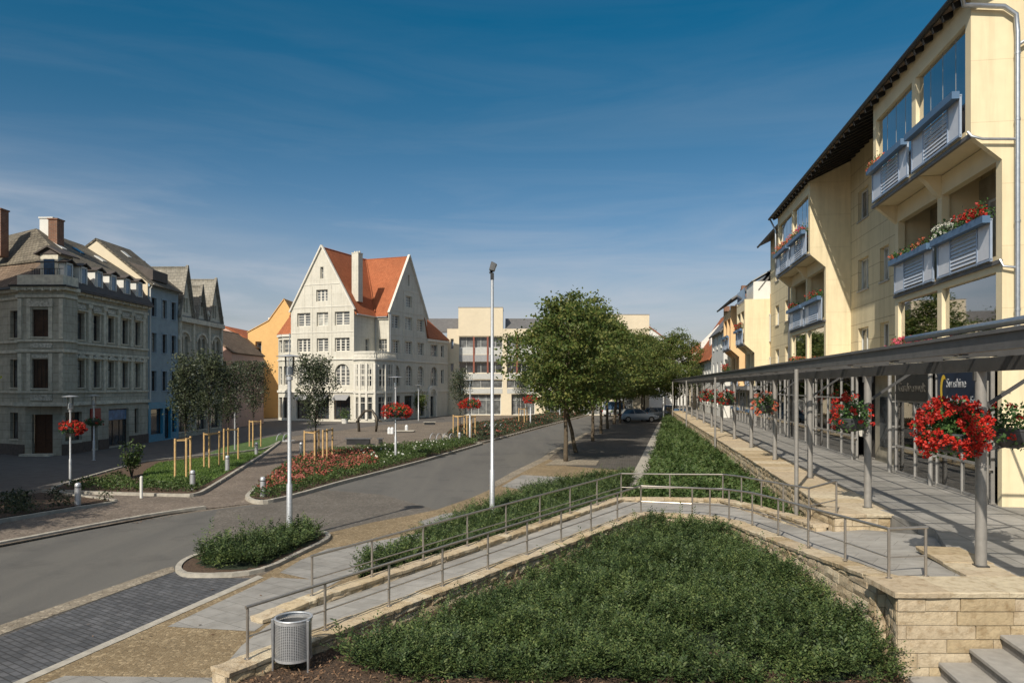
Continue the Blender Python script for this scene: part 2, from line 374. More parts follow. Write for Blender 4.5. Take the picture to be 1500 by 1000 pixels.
L.new(ramp(N, L, noise(N, L, 26, 8, tc, .75), [(.25, (.03, .019, .012)), (.5, (.10, .062, .038)), (.75, (.23, .16, .10))]), B.inputs['Base Color']); B.inputs['Roughness'].default_value = .95
bump(N, L, B, noise(N, L, 30, 8, tc, .8), 1, .05)
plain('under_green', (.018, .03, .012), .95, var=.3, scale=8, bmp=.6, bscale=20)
plain('grass_base', (.07, .125, .028), .95, var=.35, scale=4, bmp=.6, bscale=50)
leafmat('mulch_chip', [(.09, .05, .03), (.17, .10, .06), (.26, .17, .11), (.13, .075, .045)], .9, 0)
leafmat('juniper', [(.018, .036, .011), (.034, .062, .019), (.060, .098, .029), (.115, .150, .050), (.032, .058, .018)], .6, .10)
leafmat('leaf_bed', [(.04, .075, .02), (.065, .11, .03), (.10, .13, .045)], .55, .2)
leafmat('leaf_tree', [(.055, .10, .026), (.095, .145, .038), (.145, .185, .05), (.21, .215, .068), (.08, .13, .036)], .5, .4)
leafmat('leaf_dark', [(.034, .048, .027), (.054, .070, .038), (.092, .108, .062)], .45, .2)
leafmat('leaf_geranium', [(.035, .08, .025), (.06, .13, .04), (.09, .16, .05)], .5, .2)
leafmat('grass_blade', [(.07, .13, .025), (.10, .17, .035), (.13, .19, .05)], .6, .25)
leafmat('petal_red', [(.42, .018, .012), (.55, .035, .02), (.33, .01, .01), (.48, .05, .03)], .55, .15)
leafmat('petal_pink', [(.62, .07, .13), (.7, .14, .2), (.5, .05, .09)], .55, .15)
leafmat('petal_orange', [(.6, .12, .06), (.65, .2, .12), (.5, .08, .05)], .55, .15)
leafmat('petal_white', [(.75, .75, .72), (.65, .66, .6)], .55, .15)
leafmat('rose_red', [(.26, .07, .05), (.34, .11, .08), (.20, .05, .045)], .6, .15)
plain('bark', (.105, .08, .052), .95, var=.35, scale=14, bmp=.9, bscale=30)
plain('bark_dark', (.05, .04, .032), .95, var=.35, scale=14, bmp=.9, bscale=30)
plain('stake_wood', (.55, .36, .16), .8, var=.22, scale=9, bmp=.2, bscale=60)
plain('steel_rail', (.40, .365, .32), .33, .7, var=.08, scale=20, spec=.5)
plain('galvanised', (.60, .61, .62), .45, .6, var=.15, scale=25)
plain('zinc', (.46, .48, .50), .4, .8, var=.12, scale=12)
plain('post_paint', (.30, .285, .26), .5, .25, var=.1, scale=8)
plain('fascia_paint', (.155, .15, .145), .5, .3, var=.15, scale=5)
plain('canopy_paint', (.075, .073, .07), .5, .3, var=.15, scale=5)
plain('lamp_white', (.75, .76, .76), .4, 0, var=.06)
plain('dark_metal', (.035, .036, .038), .5, .4, var=.2)
plain('bronze', (.10, .085, .065), .5, .5, var=.3)
plain('mid_metal', (.17, .175, .18), .45, .5, var=.2)
plain('bowl_dark', (.05, .052, .056), .55, 0, var=.2, scale=10)
plain('stucco_yellow', (.75, .64, .42), .9, var=.045, scale=2, bmp=.15, bscale=60, big=.07)
bricky('panel_yellow', (.67, .575, .375), (.70, .60, .39), (.45, .37, .24), 2.9, .72, .018, .9, .3, off=0, var=.06, stain=.06)
bricky('panel_smooth', (.75, .64, .42), (.76, .65, .43), (.62, .52, .33), 3.1, 1.42, .009, .9, .15, off=0, var=.05, stain=.07)
plain('stucco_peach', (.78, .52, .27), .9, var=.05, scale=2, big=.08)
plain('stucco_orange', (.72, .45, .18), .9, var=.05, scale=2, bmp=.2, bscale=30, big=.1)
plain('stucco_cream', (.68, .59, .43), .9, var=.04, scale=2, big=.08)
plain('stucco_white', (.70, .69, .64), .9, var=.06, scale=2, big=.1)
plain('stucco_pink', (.55, .36, .28), .9, var=.08, scale=2, big=.1)
bricky('render_cream', (.63, .60, .51), (.66, .63, .54), (.50, .475, .40), 3.2, 1.55, .014, .9, .2, off=0, var=.09, stain=.1)
plain('trim_cream', (.66, .63, .55), .85, var=.08, scale=4, big=.12)
bricky('stone_grey', (.52, .49, .395), (.58, .545, .44), (.36, .34, .27), 1.1, .46, .014, .9, .5, var=.2, stain=.25)
plain('stone_trim', (.66, .62, .50), .9, var=.22, scale=5, bmp=.4, bscale=18, big=.25)
plain('carving', (.56, .53, .44), .9, var=.4, scale=9, bmp=1.0, bscale=10, big=.25)
plain('plinth_brown', (.10, .075, .06), .8, var=.3, scale=8, bmp=.4, bscale=20)
plain('stucco_blue', (.30, .375, .41), .9, var=.09, scale=2, bmp=.15, bscale=30, big=.15)
plain('blue_trim', (.30, .38, .44), .85, var=.08, scale=4)
plain('shop_blue', (.04, .26, .40), .5, 0, var=.15, scale=5)
bricky('tiles_grey', (.19, .165, .125), (.25, .22, .165), (.085, .075, .06), .3, .22, .02, .85, .8, var=.35, stain=.3)
bricky('tiles_brown', (.22, .155, .105), (.27, .20, .14), (.10, .07, .05), .3, .22, .02, .85, .8, var=.3, stain=.3)
bricky('tiles_red', (.40, .125, .05), (.46, .155, .065), (.27, .08, .035), .25, .17, .014, .8, .6, var=.16, stain=.14)
bricky('slate_light', (.33, .305, .25), (.39, .36, .30), (.2, .19, .165), .35, .25, .015, .85, .5, var=.25)
plain('roof_dark', (.085, .07, .06), .7, .1, var=.2, scale=4)
plain('roof_grey', (.16, .155, .15), .6, .2, var=.15, scale=3)
plain('soffit_wood', (.27, .20, .15), .8, var=.3, scale=5)
bricky('brick_red', (.28, .12, .07), (.34, .155, .09), (.30, .25, .2), .25, .08, .012, .9, .4)
plain('frame_white', (.62, .62, .58), .5, var=.05); plain('frame_dark', (.06, .04, .03), .5, var=.15); plain('frame_grey', (.3, .3, .29), .5, var=.1)
plain('frame_steel', (.34, .33, .31), .45, .3, var=.1); plain('door_wood', (.085, .035, .015), .45, var=.3, scale=12)
plain('red_mullion', (.24, .075, .045), .6, var=.1); plain('spandrel', (.50, .50, .47), .6, var=.08); plain('louvre', (.33, .33, .33), .5, .3, var=.1)
panemat('pane_dark'); panemat('pane_grey', (.10, .105, .105), .12); panemat('pane_blue', (.05, .09, .15), .05); panemat('pane_brown', (.05, .025, .015), .3)
panemat('pane_curtain', (.30, .30, .27), .2)
glassmat('glass_clear', (.86, .9, .92), .10); glassmat('glass_roof', (.90, .93, .93), .03, .05); glassmat('glass_lamp', (.9, .93, .95), .1); glassmat('glass_loggia', (.62, .72, .80), .34)
plain('balcony_blue', (.085, .155, .26), .45, .1, var=.08); plain('balcony_frame', (.34, .41, .52), .4, .3, var=.08)
plain('balcony_panel', (.66, .67, .70), .35, .1, var=.06); plain('balcony_slat', (.58, .61, .66), .4, .15, var=.08)
plain('interior', (.36, .32, .24), .9, var=.2); plain('interior_dark', (.07, .065, .06), .9, var=.3, scale=1.5); plain('curtain', (.6, .58, .52), .9, var=.15, scale=12)
plain('sign_black', (.02, .019, .016), .5, var=.1); plain('sign_navy', (.010, .022, .05), .4, var=.1); plain('sign_white', (.36, .37, .38), .6, var=.02)
plain('sign_dim', (.075, .068, .055), .6, var=.02)
plain('sign_yellow', (.75, .5, .04), .5, var=.02); plain('sign_red', (.28, .03, .02), .5, var=.1); plain('poster', (.10, .2, .36), .5, var=.4, scale=3)
plain('tyre', (.02, .02, .02), .8, var=.1); plain('rim', (.45, .45, .46), .35, .8, var=.1)
for nm, c in (('car_silver', (.42, .47, .55)), ('car_blue', (.16, .26, .42)), ('car_black', (.02, .021, .025)), ('car_white', (.72, .72, .7)), ('car_red', (.35, .03, .02))):
    m, nt, N, L, B = newmat(nm); B.inputs['Base Color'].default_value = (*c, 1); B.inputs['Roughness'].default_value = .25; B.inputs['Metallic'].default_value = .3; B.inputs['Coat Weight'].default_value = .6
plain('light_glass', (.7, .7, .68), .15, 0, var=.05); plain('tail_red', (.4, .02, .01), .2, 0, var=.05)
# ================================================================ ground
mb = MB(); mb.poly([(-700, -150, 0), (700, -150, 0), (700, 900, 0), (-700, 900, 0)]); struct(mb, 'ground', 'setts_plaza')
def sheet(name, pts, mat, z):
    mb = MB(); mb.poly([G(p[0], p[1], p[2] if len(p) > 2 else z) if not isinstance(p, Vector) else Vector((p.x, p.y, z)) for p in pts])
    n = Vector((0, 0, 0)); P = mb.v
    for i in range(len(P)): a, b = Vector(P[i]), Vector(P[(i + 1) % len(P)]); n += a.cross(b)
    if n.z < 0: mb.f = [tuple(reversed(mb.f[0]))]
    return struct(mb, name, mat)
roadL = [(-700, 945), (0, 802), (120, 778), (240, 756), (368, 739), (392, 738), (500, 709), (620, 677), (706, 651), (790, 628), (850, 612), (893, 601), (915, 590)]
roadR = [(921, 590), (895, 612), (862, 634), (815, 662), (804, 672), (764, 692), (728, 712), (692, 728), (640, 746), (592, 756), (548, 764), (476, 781), (332, 804), (264, 834), (256, 837), (0, 931), (-400, 1075)]
sheet('road', roadL + roadR, 'asphalt', .004)
sheet('crossing', [(318, 747), (392, 738), (470, 717), (560, 724), (640, 746), (592, 756), (548, 764), (476, 781), (400, 790), (300, 792)], 'setts_cross', .008)
sheet('parking_bay', [(-300, 1042), (0, 932), (256, 837), (275, 846), (378, 846), (20, 1003), (-500, 1240)], 'paver_dark', .008)
sheet('gutter_strip', [(-400, 1072), (0, 929), (256, 836), (254, 829), (240, 832), (0, 915), (-400, 1052)], 'setts_light', .012)
sheet('pavement', [(-500, 1240), (20, 1003), (378, 846), (480, 788), (476, 781), (548, 764), (592, 756), (640, 746), (692, 728), (728, 712), (764, 692), (804, 672), (830, 682), (930, 690), (921, 706), (960, 760), (480, 960), (300, 1060), (200, 1240)], 'setts_ocher', .012)
sheet('kerb_strip', [(378, 842), (386, 845), (28, 1003), (-500, 1250), (-520, 1240), (12, 1002)], 'kerbstone', .020)
sheet('paving_slabs', [(245, 917), (398, 845), (456, 848), (520, 818), (536, 830), (420, 890), (372, 924)], 'slab_grey', .016)
sheet('paving_slabs', [(440, 820), (480, 803), (552, 792), (640, 776), (676, 781), (560, 822), (470, 862), (455, 848), (410, 838)], 'slab_grey', .017)
sheet('paving_slabs', [(612, 764), (650, 752), (700, 746), (730, 752), (690, 770), (655, 780)], 'slab_grey', .018)
sheet('paving_slabs', [(735, 712), (765, 695), (850, 700), (800, 722)], 'slab_grey', .016)
sheet('paving_slabs', [(60, 1002), (95, 989), (330, 992), (330, 1030), (0, 1060)], 'slab_grey', .016)
sheet('parking_court', [(815, 663), (862, 635), (897, 612), (921, 591), (962, 588), (983, 604), (966, 624), (938, 698), (830, 683)], 'paver_brown', .008)
sheet('kerb_strip', [(917, 712), (950, 712), (956, 684), (971, 630), (982, 606), (974, 606), (961, 626), (938, 672)], 'kerbstone', .022)
sheet('tree_pit', [(797, 681), (815, 672), (878, 674), (873, 681)], 'setts_light', .024)
sheet('gutter_strip', [(728, 712), (764, 692), (804, 672), (815, 662), (862, 634), (858, 633), (808, 660), (794, 670), (752, 690), (714, 711)], 'setts_light', .016)
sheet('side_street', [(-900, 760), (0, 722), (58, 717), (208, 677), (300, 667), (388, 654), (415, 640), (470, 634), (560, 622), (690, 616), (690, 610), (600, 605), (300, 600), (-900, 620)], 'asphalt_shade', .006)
sheet('footpath', [(-700, 930, .05), (0, 798, .06), (120, 775, .06), (240, 753, .05), (300, 745, .02), (368, 737, .014), (362, 728, .014), (424, 681, .014), (470, 660, .014), (520, 640, .014), (470, 634, .014), (412, 650, .014), (384, 668, .014), (296, 724, .014), (282, 728, .03), (140, 724, .05), (60, 722, .05), (170, 737, .06), (0, 766, .06), (-700, 870, .05)], 'setts_brown', .05)
def chaikin(P, closed, n=2):
    for _ in range(n):
        Q = [] if closed else [P[0]]; k = len(P)
        for i in range(k if closed else k - 1):
            a, b = P[i], P[(i + 1) % k]; c = min(.25, .9 / max((b - a).length, .01)); Q += [a.lerp(b, c), b.lerp(a, c)]
        P = Q if closed else Q + [P[-1]]
    return P
def kerb(pts, w=.13, h=.11, z=0, closed=False, mat='kerbstone'):
    P = [Vector((p.x, p.y, 0)) if isinstance(p, Vector) else Vector((G(p[0], p[1]).x, G(p[0], p[1]).y, 0)) for p in pts]; P = chaikin(P, closed); mb = MB(); k = len(P)
    offs = []
    for i in range(k):
        a = P[i - 1] if (i > 0 or closed) else P[i]; b = P[(i + 1) % k] if (i < k - 1 or closed) else P[i]
        d = (b - a).normalized() if (b - a).length > 1e-6 else Vector((1, 0, 0)); offs.append(Vector((-d.y, d.x, 0)) * w / 2)
    for i in range(k if closed else k - 1):
        j = (i + 1) % k; seg = (P[j] - P[i]).length; n = max(1, round(seg / 1.0))
        for q in range(n):
            t0, t1 = q / n + (.006 if q else 0), (q + 1) / n
            A, Bq = P[i].lerp(P[j], t0), P[i].lerp(P[j], t1); oa, ob = offs[i].lerp(offs[j], t0), offs[i].lerp(offs[j], t1); hh = h + random.uniform(-.004, .004)
            mb.hexa([v + Vector((0, 0, z - .02)) for v in (A - oa, A + oa, Bq + ob, Bq - ob)][::-1], [v + Vector((0, 0, z + hh)) for v in (A - oa, A + oa, Bq + ob, Bq - ob)][::-1])
    return struct(mb, 'kerb', mat)
kerb([(-700, 935), (0, 799), (60, 788), (120, 776), (180, 764.5), (240, 754), (300, 745.5)], .15, .11)
kerb([(-300, 815), (0, 766), (60, 756), (120, 746), (170, 738.5)], .12, .12)
kerb([(170, 737), (60, 721.5), (208, 678), (300, 669), (388, 660), (412, 647), (384, 668.5), (298, 723), (288, 727), (272, 729), (140, 724.5), (62, 722)], .12, .13)
kerb([(300, 672), (388, 664)], .12, .12)
kerb([(424, 681), (361, 729), (364, 734), (374, 737.5), (392, 738), (430, 729), (500, 708.5), (560, 693), (620, 676.5), (700, 653), (706, 651)], .14, .13)
kerb([(648, 638), (674, 650), (706, 650), (790, 627), (850, 611), (893, 600)], .14, .13)
isl = [(276, 846), (264, 841), (260, 835), (268, 825), (290, 815), (330, 803.5), (400, 790), (458, 781), (474, 782), (482, 787), (478, 794), (440, 812), (378, 843)]
kerb(isl, .12, .085, closed=True)
# ---------------------------------------------------------------- soil and planting
def bedsheet(P, z, mat='soil', name='planting_bed'):
    mb = MB(); pts = [Vector((p[0], p[1], z)) for p in P]; A = sum(pts[i].x * pts[(i + 1) % len(pts)].y - pts[(i + 1) % len(pts)].x * pts[i].y for i in range(len(pts)))
    mb.poly(pts if A > 0 else pts[::-1]); return struct(mb, name, mat)
PG = lambda pts, z=0.0: [(G(x, y, z).x, G(x, y, z).y) for x, y in pts]
flat = lambda z: (lambda X, Y: np.full(np.shape(X), z, float))
def mass(V, n, name, mat, label, cat): o = mesh_np(name, V, n, mat); return tag(o, label, cat, kind='stuff')
# kerbed island with junipers
Pi = [(p.x, p.y) for p in chaikin([Vector((*q, 0)) for q in PG(isl)], True)]; bedsheet(Pi, .06)
Pj = PG([(322, 838), (292, 832), (296, 818), (330, 806), (400, 793), (450, 785), (468, 787), (466, 795), (425, 812), (376, 836)])
struct(undersheet(Pj, flat(.065), .10, .06, .16), 'bed_underlayer', 'under_green')
mass(np.concatenate([juniper(Pj, flat(.06), 330, .15, .08, .28, .075, .014), juniper(Pj, flat(.06), 60, .16, .10, .5, .10, .014, 16)]), 4, 'ground_cover', 'juniper', 'low spiky juniper shrubs filling the kerbed island at the lamp foot', 'ground cover')
# the main triangular bed inside the ramp
A1 = Vector((-3.56, 10.2, .23)); B1 = Vector((3.41, 20.04, .56)); C1 = Vector((5.0, 19.25, .60)); D1 = Vector((5.42, 10.95, 1.15))
def smooth(t): t = np.clip(t, 0, 1); return t * t * (3 - 2 * t)
def s_main(X, Y): return .04 + .34 * smooth((X - .5) / 4.2) * smooth((Y - 9.6) / 1.7) * (1 - .45 * smooth((Y - 12) / 7)) + .12 * smooth((Y - 12) / 8)
Pm = [(-3.95, 9.35), (-3.35, 10.15), (3.5, 19.75), (4.85, 19.0), (5.25, 17.8), (5.25, 11.0), (5.15, 9.6), (5.1, 7.4), (-6, 7.4), (-6, 8.6)]
mb = undersheet(Pm, s_main, 0, 0, .3, 0); struct(mb, 'planting_bed', 'soil')
Psh = [(-2.2, 10.2), (-2.3, 10.85), (3.5, 19.15), (4.6, 18.5), (4.95, 17.4), (5.08, 11.0), (5.06, 9.72), (3.0, 9.62), (1.2, 9.76), (-.6, 9.78), (-1.7, 9.9)]
struct(undersheet(Psh, s_main, .13, .10, .15, .10), 'bed_underlayer', 'under_green')
Pbig = [(-2.4, 10.1), (-2.45, 10.8), (3.45, 19.3), (4.7, 18.6), (5.0, 17.5), (5.1, 11.0), (5.08, 9.62), (3.0, 9.5), (1.2, 9.64), (-.6, 9.62), (-1.7, 9.95)]
V = np.concatenate([juniper(Psh, s_main, 720, .15, .13, .25, .058, .0115), juniper(Pbig, s_main, 38, .16, .15, .40, .085, .013, 15)])
mass(V, 4, 'ground_cover', 'juniper', 'broad triangular mat of dark green creeping juniper enclosed by the ramp', 'ground cover')
X, Y = sample([(-3.6, 9.9), (-3.3, 10.2), (-1.6, 12.0), (-.6, 10.4), (5.1, 10.2), (5.1, 8.4), (-4.5, 8.4)], 420); Z = s_main(X, Y) + RNG.uniform(.005, .05, len(X))
mass(leaves(np.stack([X, Y, Z], 1), .055, .35, np.array([[0, 0, 1.]]), .6), 4, 'bark_mulch', 'mulch_chip', 'reddish brown bark mulch along the bottom edge of the main bed', 'mulch')
# strip between the far ramp wall and the pavement
A2 = Vector((-3.53, 13.38, .2)); B2 = Vector((3.24, 22.5, .6)); E2 = Vector((6.15, 22.1, .62))
Pk = PG([(520, 862), (530, 842), (560, 822), (640, 786), (700, 757), (775, 727), (860, 709), (930, 700)]) + [(3.2, 24.5), (3.1, 22.75), (-2.6, 15.0)]
bedsheet(Pk, .03)
sk = flat(.03)
struct(undersheet(Pk, sk, .2, .07, .18, .05), 'bed_underlayer', 'under_green')
mass(juniper(Pk, sk, 360, .23, .12, .30, .075, .014), 4, 'ground_cover', 'juniper', 'low juniper strip between the upper ramp wall and the ocher pavement', 'ground cover')
# long bed at the foot of the terrace wall
def oleft(Y): return .95 + .057 * (Y - 35)
def s_long(X, Y): o = X - .1577 * Y; t = np.clip((o - .3) / 4.1, 0, 1); return .04 + .22 * t * np.clip((Y - 18) / 12, .1, 1)
Pl = [(3.3, 23.6), (4.6, 27.5), (O(oleft(31), 31).x, 31), (O(oleft(45), 45).x, 45), (O(oleft(60), 60).x, 60), (O(oleft(80), 80).x, 80), (O(4.3, 92).x, 92), (O(4.42, 16.4).x, 16.4), (6.75, 16.4), (6.75, 18.6), (6.35, 22.3), (3.3, 22.75)]
struct(undersheet(Pl, s_long, .17, .06, .25, .05), 'bed_underlayer', 'under_green')
Pl1 = [p for p in Pl]; V = juniper(Pl1, s_long, 95, .22, .07, .34, .12, .034)
mass(V, 4, 'ground_cover', 'leaf_bed', 'long bright green ground cover bed at the foot of the terrace wall', 'ground cover')
# flower bed beside the road
Pf = PG([(366, 732), (392, 736), (430, 727), (500, 706), (560, 691), (620, 674), (700, 651), (676, 648), (640, 652), (560, 660), (500, 664), (470, 667), (424, 683)])
bedsheet(Pf, .10)
def shrubbery(P, dens, h, mat, size, name, label, cat, z=.08, rag=.5):
    X, Y = sample(P, dens); cell = und(X * 1.7, Y * 1.7, .8); Z = z + np.abs(RNG.uniform(0, 1, len(X))) ** .6 * h * (1 + rag * cell)
    return mass(leaves(np.stack([X, Y, Z], 1), size, .6), 4, name, mat, label, cat)
shrubbery(Pf, 420, .34, 'leaf_bed', .08, 'rose_bushes', 'green rose bushes massed in the kerbed bed beside the road', 'flower bed')
Pfr = PG([(372, 730), (392, 733), (430, 722), (500, 702), (556, 688), (545, 668), (500, 668), (470, 672), (428, 683)])
X, Y = sample(Pfr, 75); k = und(X, Y, .6) > -.45; X, Y = X[k], Y[k]; Z = .12 + RNG.uniform(.18, .42, len(X))
mass(leaves(np.stack([X, Y, Z], 1), .10, .8, np.array([[0, -.3, 1.]]), .4), 4, 'rose_blossoms', 'rose_red', 'dull red blossoms covering the front of the roadside rose bed', 'flower bed')
X, Y = sample(PG([(560, 690), (690, 652), (640, 655), (500, 668)]), 2.5); Z = .12 + RNG.uniform(.25, .45, len(X))
mass(leaves(np.stack([X, Y, Z], 1), .11, .8), 4, 'white_blossoms', 'petal_white', 'scattered pale blossoms at the far end of the rose bed', 'flower bed')
Pf2 = PG([(676, 649), (706, 649), (790, 626), (850, 610), (893, 599), (860, 600), (800, 609), (740, 618), (676, 627), (662, 634), (655, 640)])
bedsheet(Pf2, .10); shrubbery(Pf2, 130, .34, 'leaf_dark', .12, 'bedding_plants', 'dark green bedding plants in the far kerbed bed behind the floodlight mast', 'flower bed')
X, Y = sample(Pf2, 4); Z = .3 + RNG.uniform(0, .15, len(X)); mass(leaves(np.stack([X, Y, Z], 1), .16, .8), 4, 'bedding_blossoms', 'rose_red', 'few red blossoms in the far kerbed bed', 'flower bed')
# lawn
Pw = PG([(190, 724), (288, 725), (300, 720), (384, 667), (408, 649), (388, 661), (300, 671), (240, 678), (208, 682), (150, 702), (120, 723)])
Pall = PG([(63, 721), (208, 679), (300, 670), (388, 661), (411, 648), (384, 667.5), (297, 722), (288, 726), (140, 723.5)])
bedsheet(Pall, .07)
Pgr = PG([(205, 716), (282, 716), (300, 712), (384, 666), (408, 650), (388, 661.5), (300, 672), (232, 680), (210, 694)]); bedsheet(Pgr, .082, 'grass_base', 'lawn')
X, Y = sample(Pgr, 300); n = len(X); Cn = np.stack([X, Y, np.full(n, .10)], 1); az = RNG.uniform(0, 6.28, n); t = np.stack([np.cos(az), np.sin(az), 0 * az], 1) * .02; up = np.stack([RNG.normal(0, .02, n), RNG.normal(0, .02, n), RNG.uniform(.03, .07, n)], 1)
mass(np.stack([Cn - t, Cn + t, Cn + up], 1).reshape(-1, 3), 3, 'lawn_grass', 'grass_blade', 'short bright green grass around the staked young trees', 'lawn')
Pgb = PG([(330, 655), (400, 640), (425, 637), (412, 647), (388, 659), (300, 668)]); bedsheet(Pgb, .07, 'grass_base', 'lawn')
Plo = PG([(132, 722), (288, 724), (300, 716), (312, 706), (280, 709), (200, 714), (175, 700), (120, 712), (90, 717)])
shrubbery(Plo, 260, .26, 'leaf_bed', .09, 'low_shrubs', 'low pale green shrubs along the front kerb of the lawn', 'shrubs', z=.07)
Pdl = PG([(-100, 778), (0, 762), (120, 742), (168, 736), (60, 724), (0, 735), (-100, 750)]); bedsheet(Pdl, .08)
X, Y = sample(Pdl, 500); k = und(X, Y, .9) > .28; X, Y = X[k], Y[k]; Z = .08 + RNG.uniform(0, .30, len(X))
mass(leaves(np.stack([X, Y, Z], 1), .09, .5), 4, 'bed_plants', 'leaf_dark', 'sparse dark shrubs in the soil bed behind the left kerb', 'shrubs')
# ================================================================ stone walls and ramp
def coping(mb, pts, wl, wr, th, seg=.55, jit=.014):
    P = [Vector(p) for p in pts]
    for i in range(len(P) - 1):
        a, b = P[i], P[i + 1]; Ln = (b - a).length; d = (b - a).normalized(); nl = Vector((-d.y, d.x, 0)).normalized(); t = 0.0
        while t < Ln - 1e-3:
            l = seg * random.uniform(.7, 1.4)
            if Ln - t - l < seg * .4: l = Ln - t
            k = 4; base = len(mb.v); dz = random.uniform(-.006, .006)
            for q in range(k):
                c = a + d * (t + .004 + (l - .008) * q / (k - 1)); e = 1 if 0 < q < k - 1 else .6
                jl, jr = random.uniform(-jit, jit * 1.6) * e, random.uniform(-jit, jit * 1.6) * e; jz = random.uniform(-.005, .005) + dz
                L_, R_ = c + nl * (wl + jl), c - nl * (wr + jr)
                mb.v += [tuple(L_ + Vector((0, 0, -th)) - nl * .012), tuple(L_ + Vector((0, 0, -.012 + jz))), tuple(L_ + Vector((0, 0, jz)) - nl * .016), tuple(R_ + Vector((0, 0, jz)) + nl * .016), tuple(R_ + Vector((0, 0, -.012 + jz))), tuple(R_ + Vector((0, 0, -th)) + nl * .012)]
            for q in range(k - 1):
                for r in range(6):
                    s0 = base + q * 6 + r; s1 = base + q * 6 + (r + 1) % 6; mb.f.append((s0, s0 + 6, s1 + 6, s1))
            mb.f.append(tuple(base + r for r in range(6))); mb.f.append(tuple(base + (k - 1) * 6 + r for r in range(5, -1, -1))); t += l
    return mb
def facing(mb, p, q, zt0, zt1, zb0, zb1, n, course=.185, lmin=.28, lmax=.62, proud=.03, rough=.018):
    p, q = Vector((p[0], p[1], 0)), Vector((q[0], q[1], 0)); Ln = (q - p).length; d = (q - p).normalized(); n = Vector((n[0], n[1], 0)).normalized()
    zlo = min(zb0, zb1); zhi = max(zt0, zt1); r = 0; top = zhi
    while top > zlo + .02:
        bot = top - course; t = -random.uniform(0, lmin)
        while t < Ln:
            l = random.uniform(lmin, lmax); a, b = max(0, t), min(Ln, t + l); t += l
            if b - a < .06: continue
            g = .006; za = zt0 + (zt1 - zt0) * (a / Ln); zb_ = zt0 + (zt1 - zt0) * (b / Ln)
            ta, tb = min(top - g, za - .003), min(top - g, zb_ - .003)
            if ta - bot < .03 or tb - bot < .03: continue
            o0 = random.uniform(.3, 1) * proud; k = len(mb.v); nx, nz = 4, 3
            for j in range(nz):
                for i in range(nx):
                    fx, fz = i / (nx - 1), j / (nz - 1); x = a + g + (b - a - 2 * g) * fx; tz = ta + (tb - ta) * fx; z = bot + g + (tz - bot - g) * fz
                    inner = 0 < i < nx - 1 and 0 < j < nz - 1
                    oo = o0 + (random.uniform(0, rough * 1.5) if inner else -random.uniform(0, rough * .6) if rough else 0)
                    mb.v.append(tuple(p + d * x + n * oo + Vector((0, 0, z))))
            flip = d.cross(Vector((0, 0, 1))).dot(n) < 0
            for j in range(nz - 1):
                for i in range(nx - 1):
                    f = (k + j * nx + i, k + j * nx + i + 1, k + (j + 1) * nx + i + 1, k + (j + 1) * nx + i); mb.f.append(f[::-1] if flip else f)
            ring = [k + i for i in range(nx)] + [k + j * nx + nx - 1 for j in range(1, nz)] + [k + (nz - 1) * nx + i for i in range(nx - 2, -1, -1)] + [k + j * nx for j in range(nz - 2, 0, -1)]
            kb = len(mb.v)
            for v in ring: pv = Vector(mb.v[v]); dd = (pv - p).dot(n); mb.v.append(tuple(pv - n * (dd + .02)))
            m_ = len(ring)
            for i in range(m_):
                f = (ring[i], kb + i, kb + (i + 1) % m_, ring[(i + 1) % m_]); mb.f.append(f[::-1] if flip else f)
        top = bot; r += 1
    return mb
def core(mb, p, q, wl, wr, zt0, zt1, zb):
    p, q = Vector((p[0], p[1], 0)), Vector((q[0], q[1], 0)); d = (q - p).normalized(); nl = Vector((-d.y, d.x, 0)); Z = Vector((0, 0, 1))
    return mb.hexa([p + nl * wl + Z * zb, p - nl * wr + Z * zb, q - nl * wr + Z * zb, q + nl * wl + Z * zb], [p + nl * wl + Z * zt0, p - nl * wr + Z * zt0, q - nl * wr + Z * zt1, q + nl * wl + Z * zt1])
def stonewall(path, wl, wr, label, zb=-.05, left=True, right=True, th=.07, seg=.55, course=.185, name='stone_wall', ends=True, smoothness=1.0):
    P = [Vector(p) for p in path]; root = empty(name, (P[0].x, P[0].y, 0), 0, label, 'stone wall', off=(P[0].x, P[0].y, 0))
    c, f, k = MB(), MB(), MB(); coping(c, P, wl, wr, th, seg)
    for i in range(len(P) - 1):
        a, b = P[i], P[i + 1]; d = (b - a).normalized(); nl = Vector((-d.y, d.x, 0)).normalized(); il, ir = wl - .05, wr - .05
        core(k, a, b, il, ir, a.z - th, b.z - th, zb)
        if left: facing(f, a + nl * il, b + nl * il, a.z - th, b.z - th, zb, zb, nl, course, rough=.018 * smoothness)
        if right: facing(f, a - nl * ir, b - nl * ir, a.z - th, b.z - th, zb, zb, -nl, course, rough=.018 * smoothness)
    if ends:
        for a, b in ((P[0], P[1]), (P[-1], P[-2])):
            d = (a - b); d.z = 0; d.normalize(); nl = Vector((-d.y, d.x, 0)); il = wl - .05 if a is P[0] else wr - .05
            facing(f, a + nl * (wl - .06), a - nl * (wr - .06), a.z - th, a.z - th, zb, zb, d, course, rough=.018 * smoothness)
    c.build('coping', 'sandstone', root); f.build('stone_facing', 'sandstone', root); k.build('mortar_core', 'mortar', root); return root
e1 = (B1 - A1).normalized()
stonewall([A1 - e1 * .42, A1, A1.lerp(B1, .5), B1, C1, Vector((5.38, 18.3, .64)), Vector((5.44, 14.5, .86)), D1], .20, .20,
          'sloping sandstone wall carrying the near ramp railing beside the juniper bed', left=True, right=True, seg=.5)
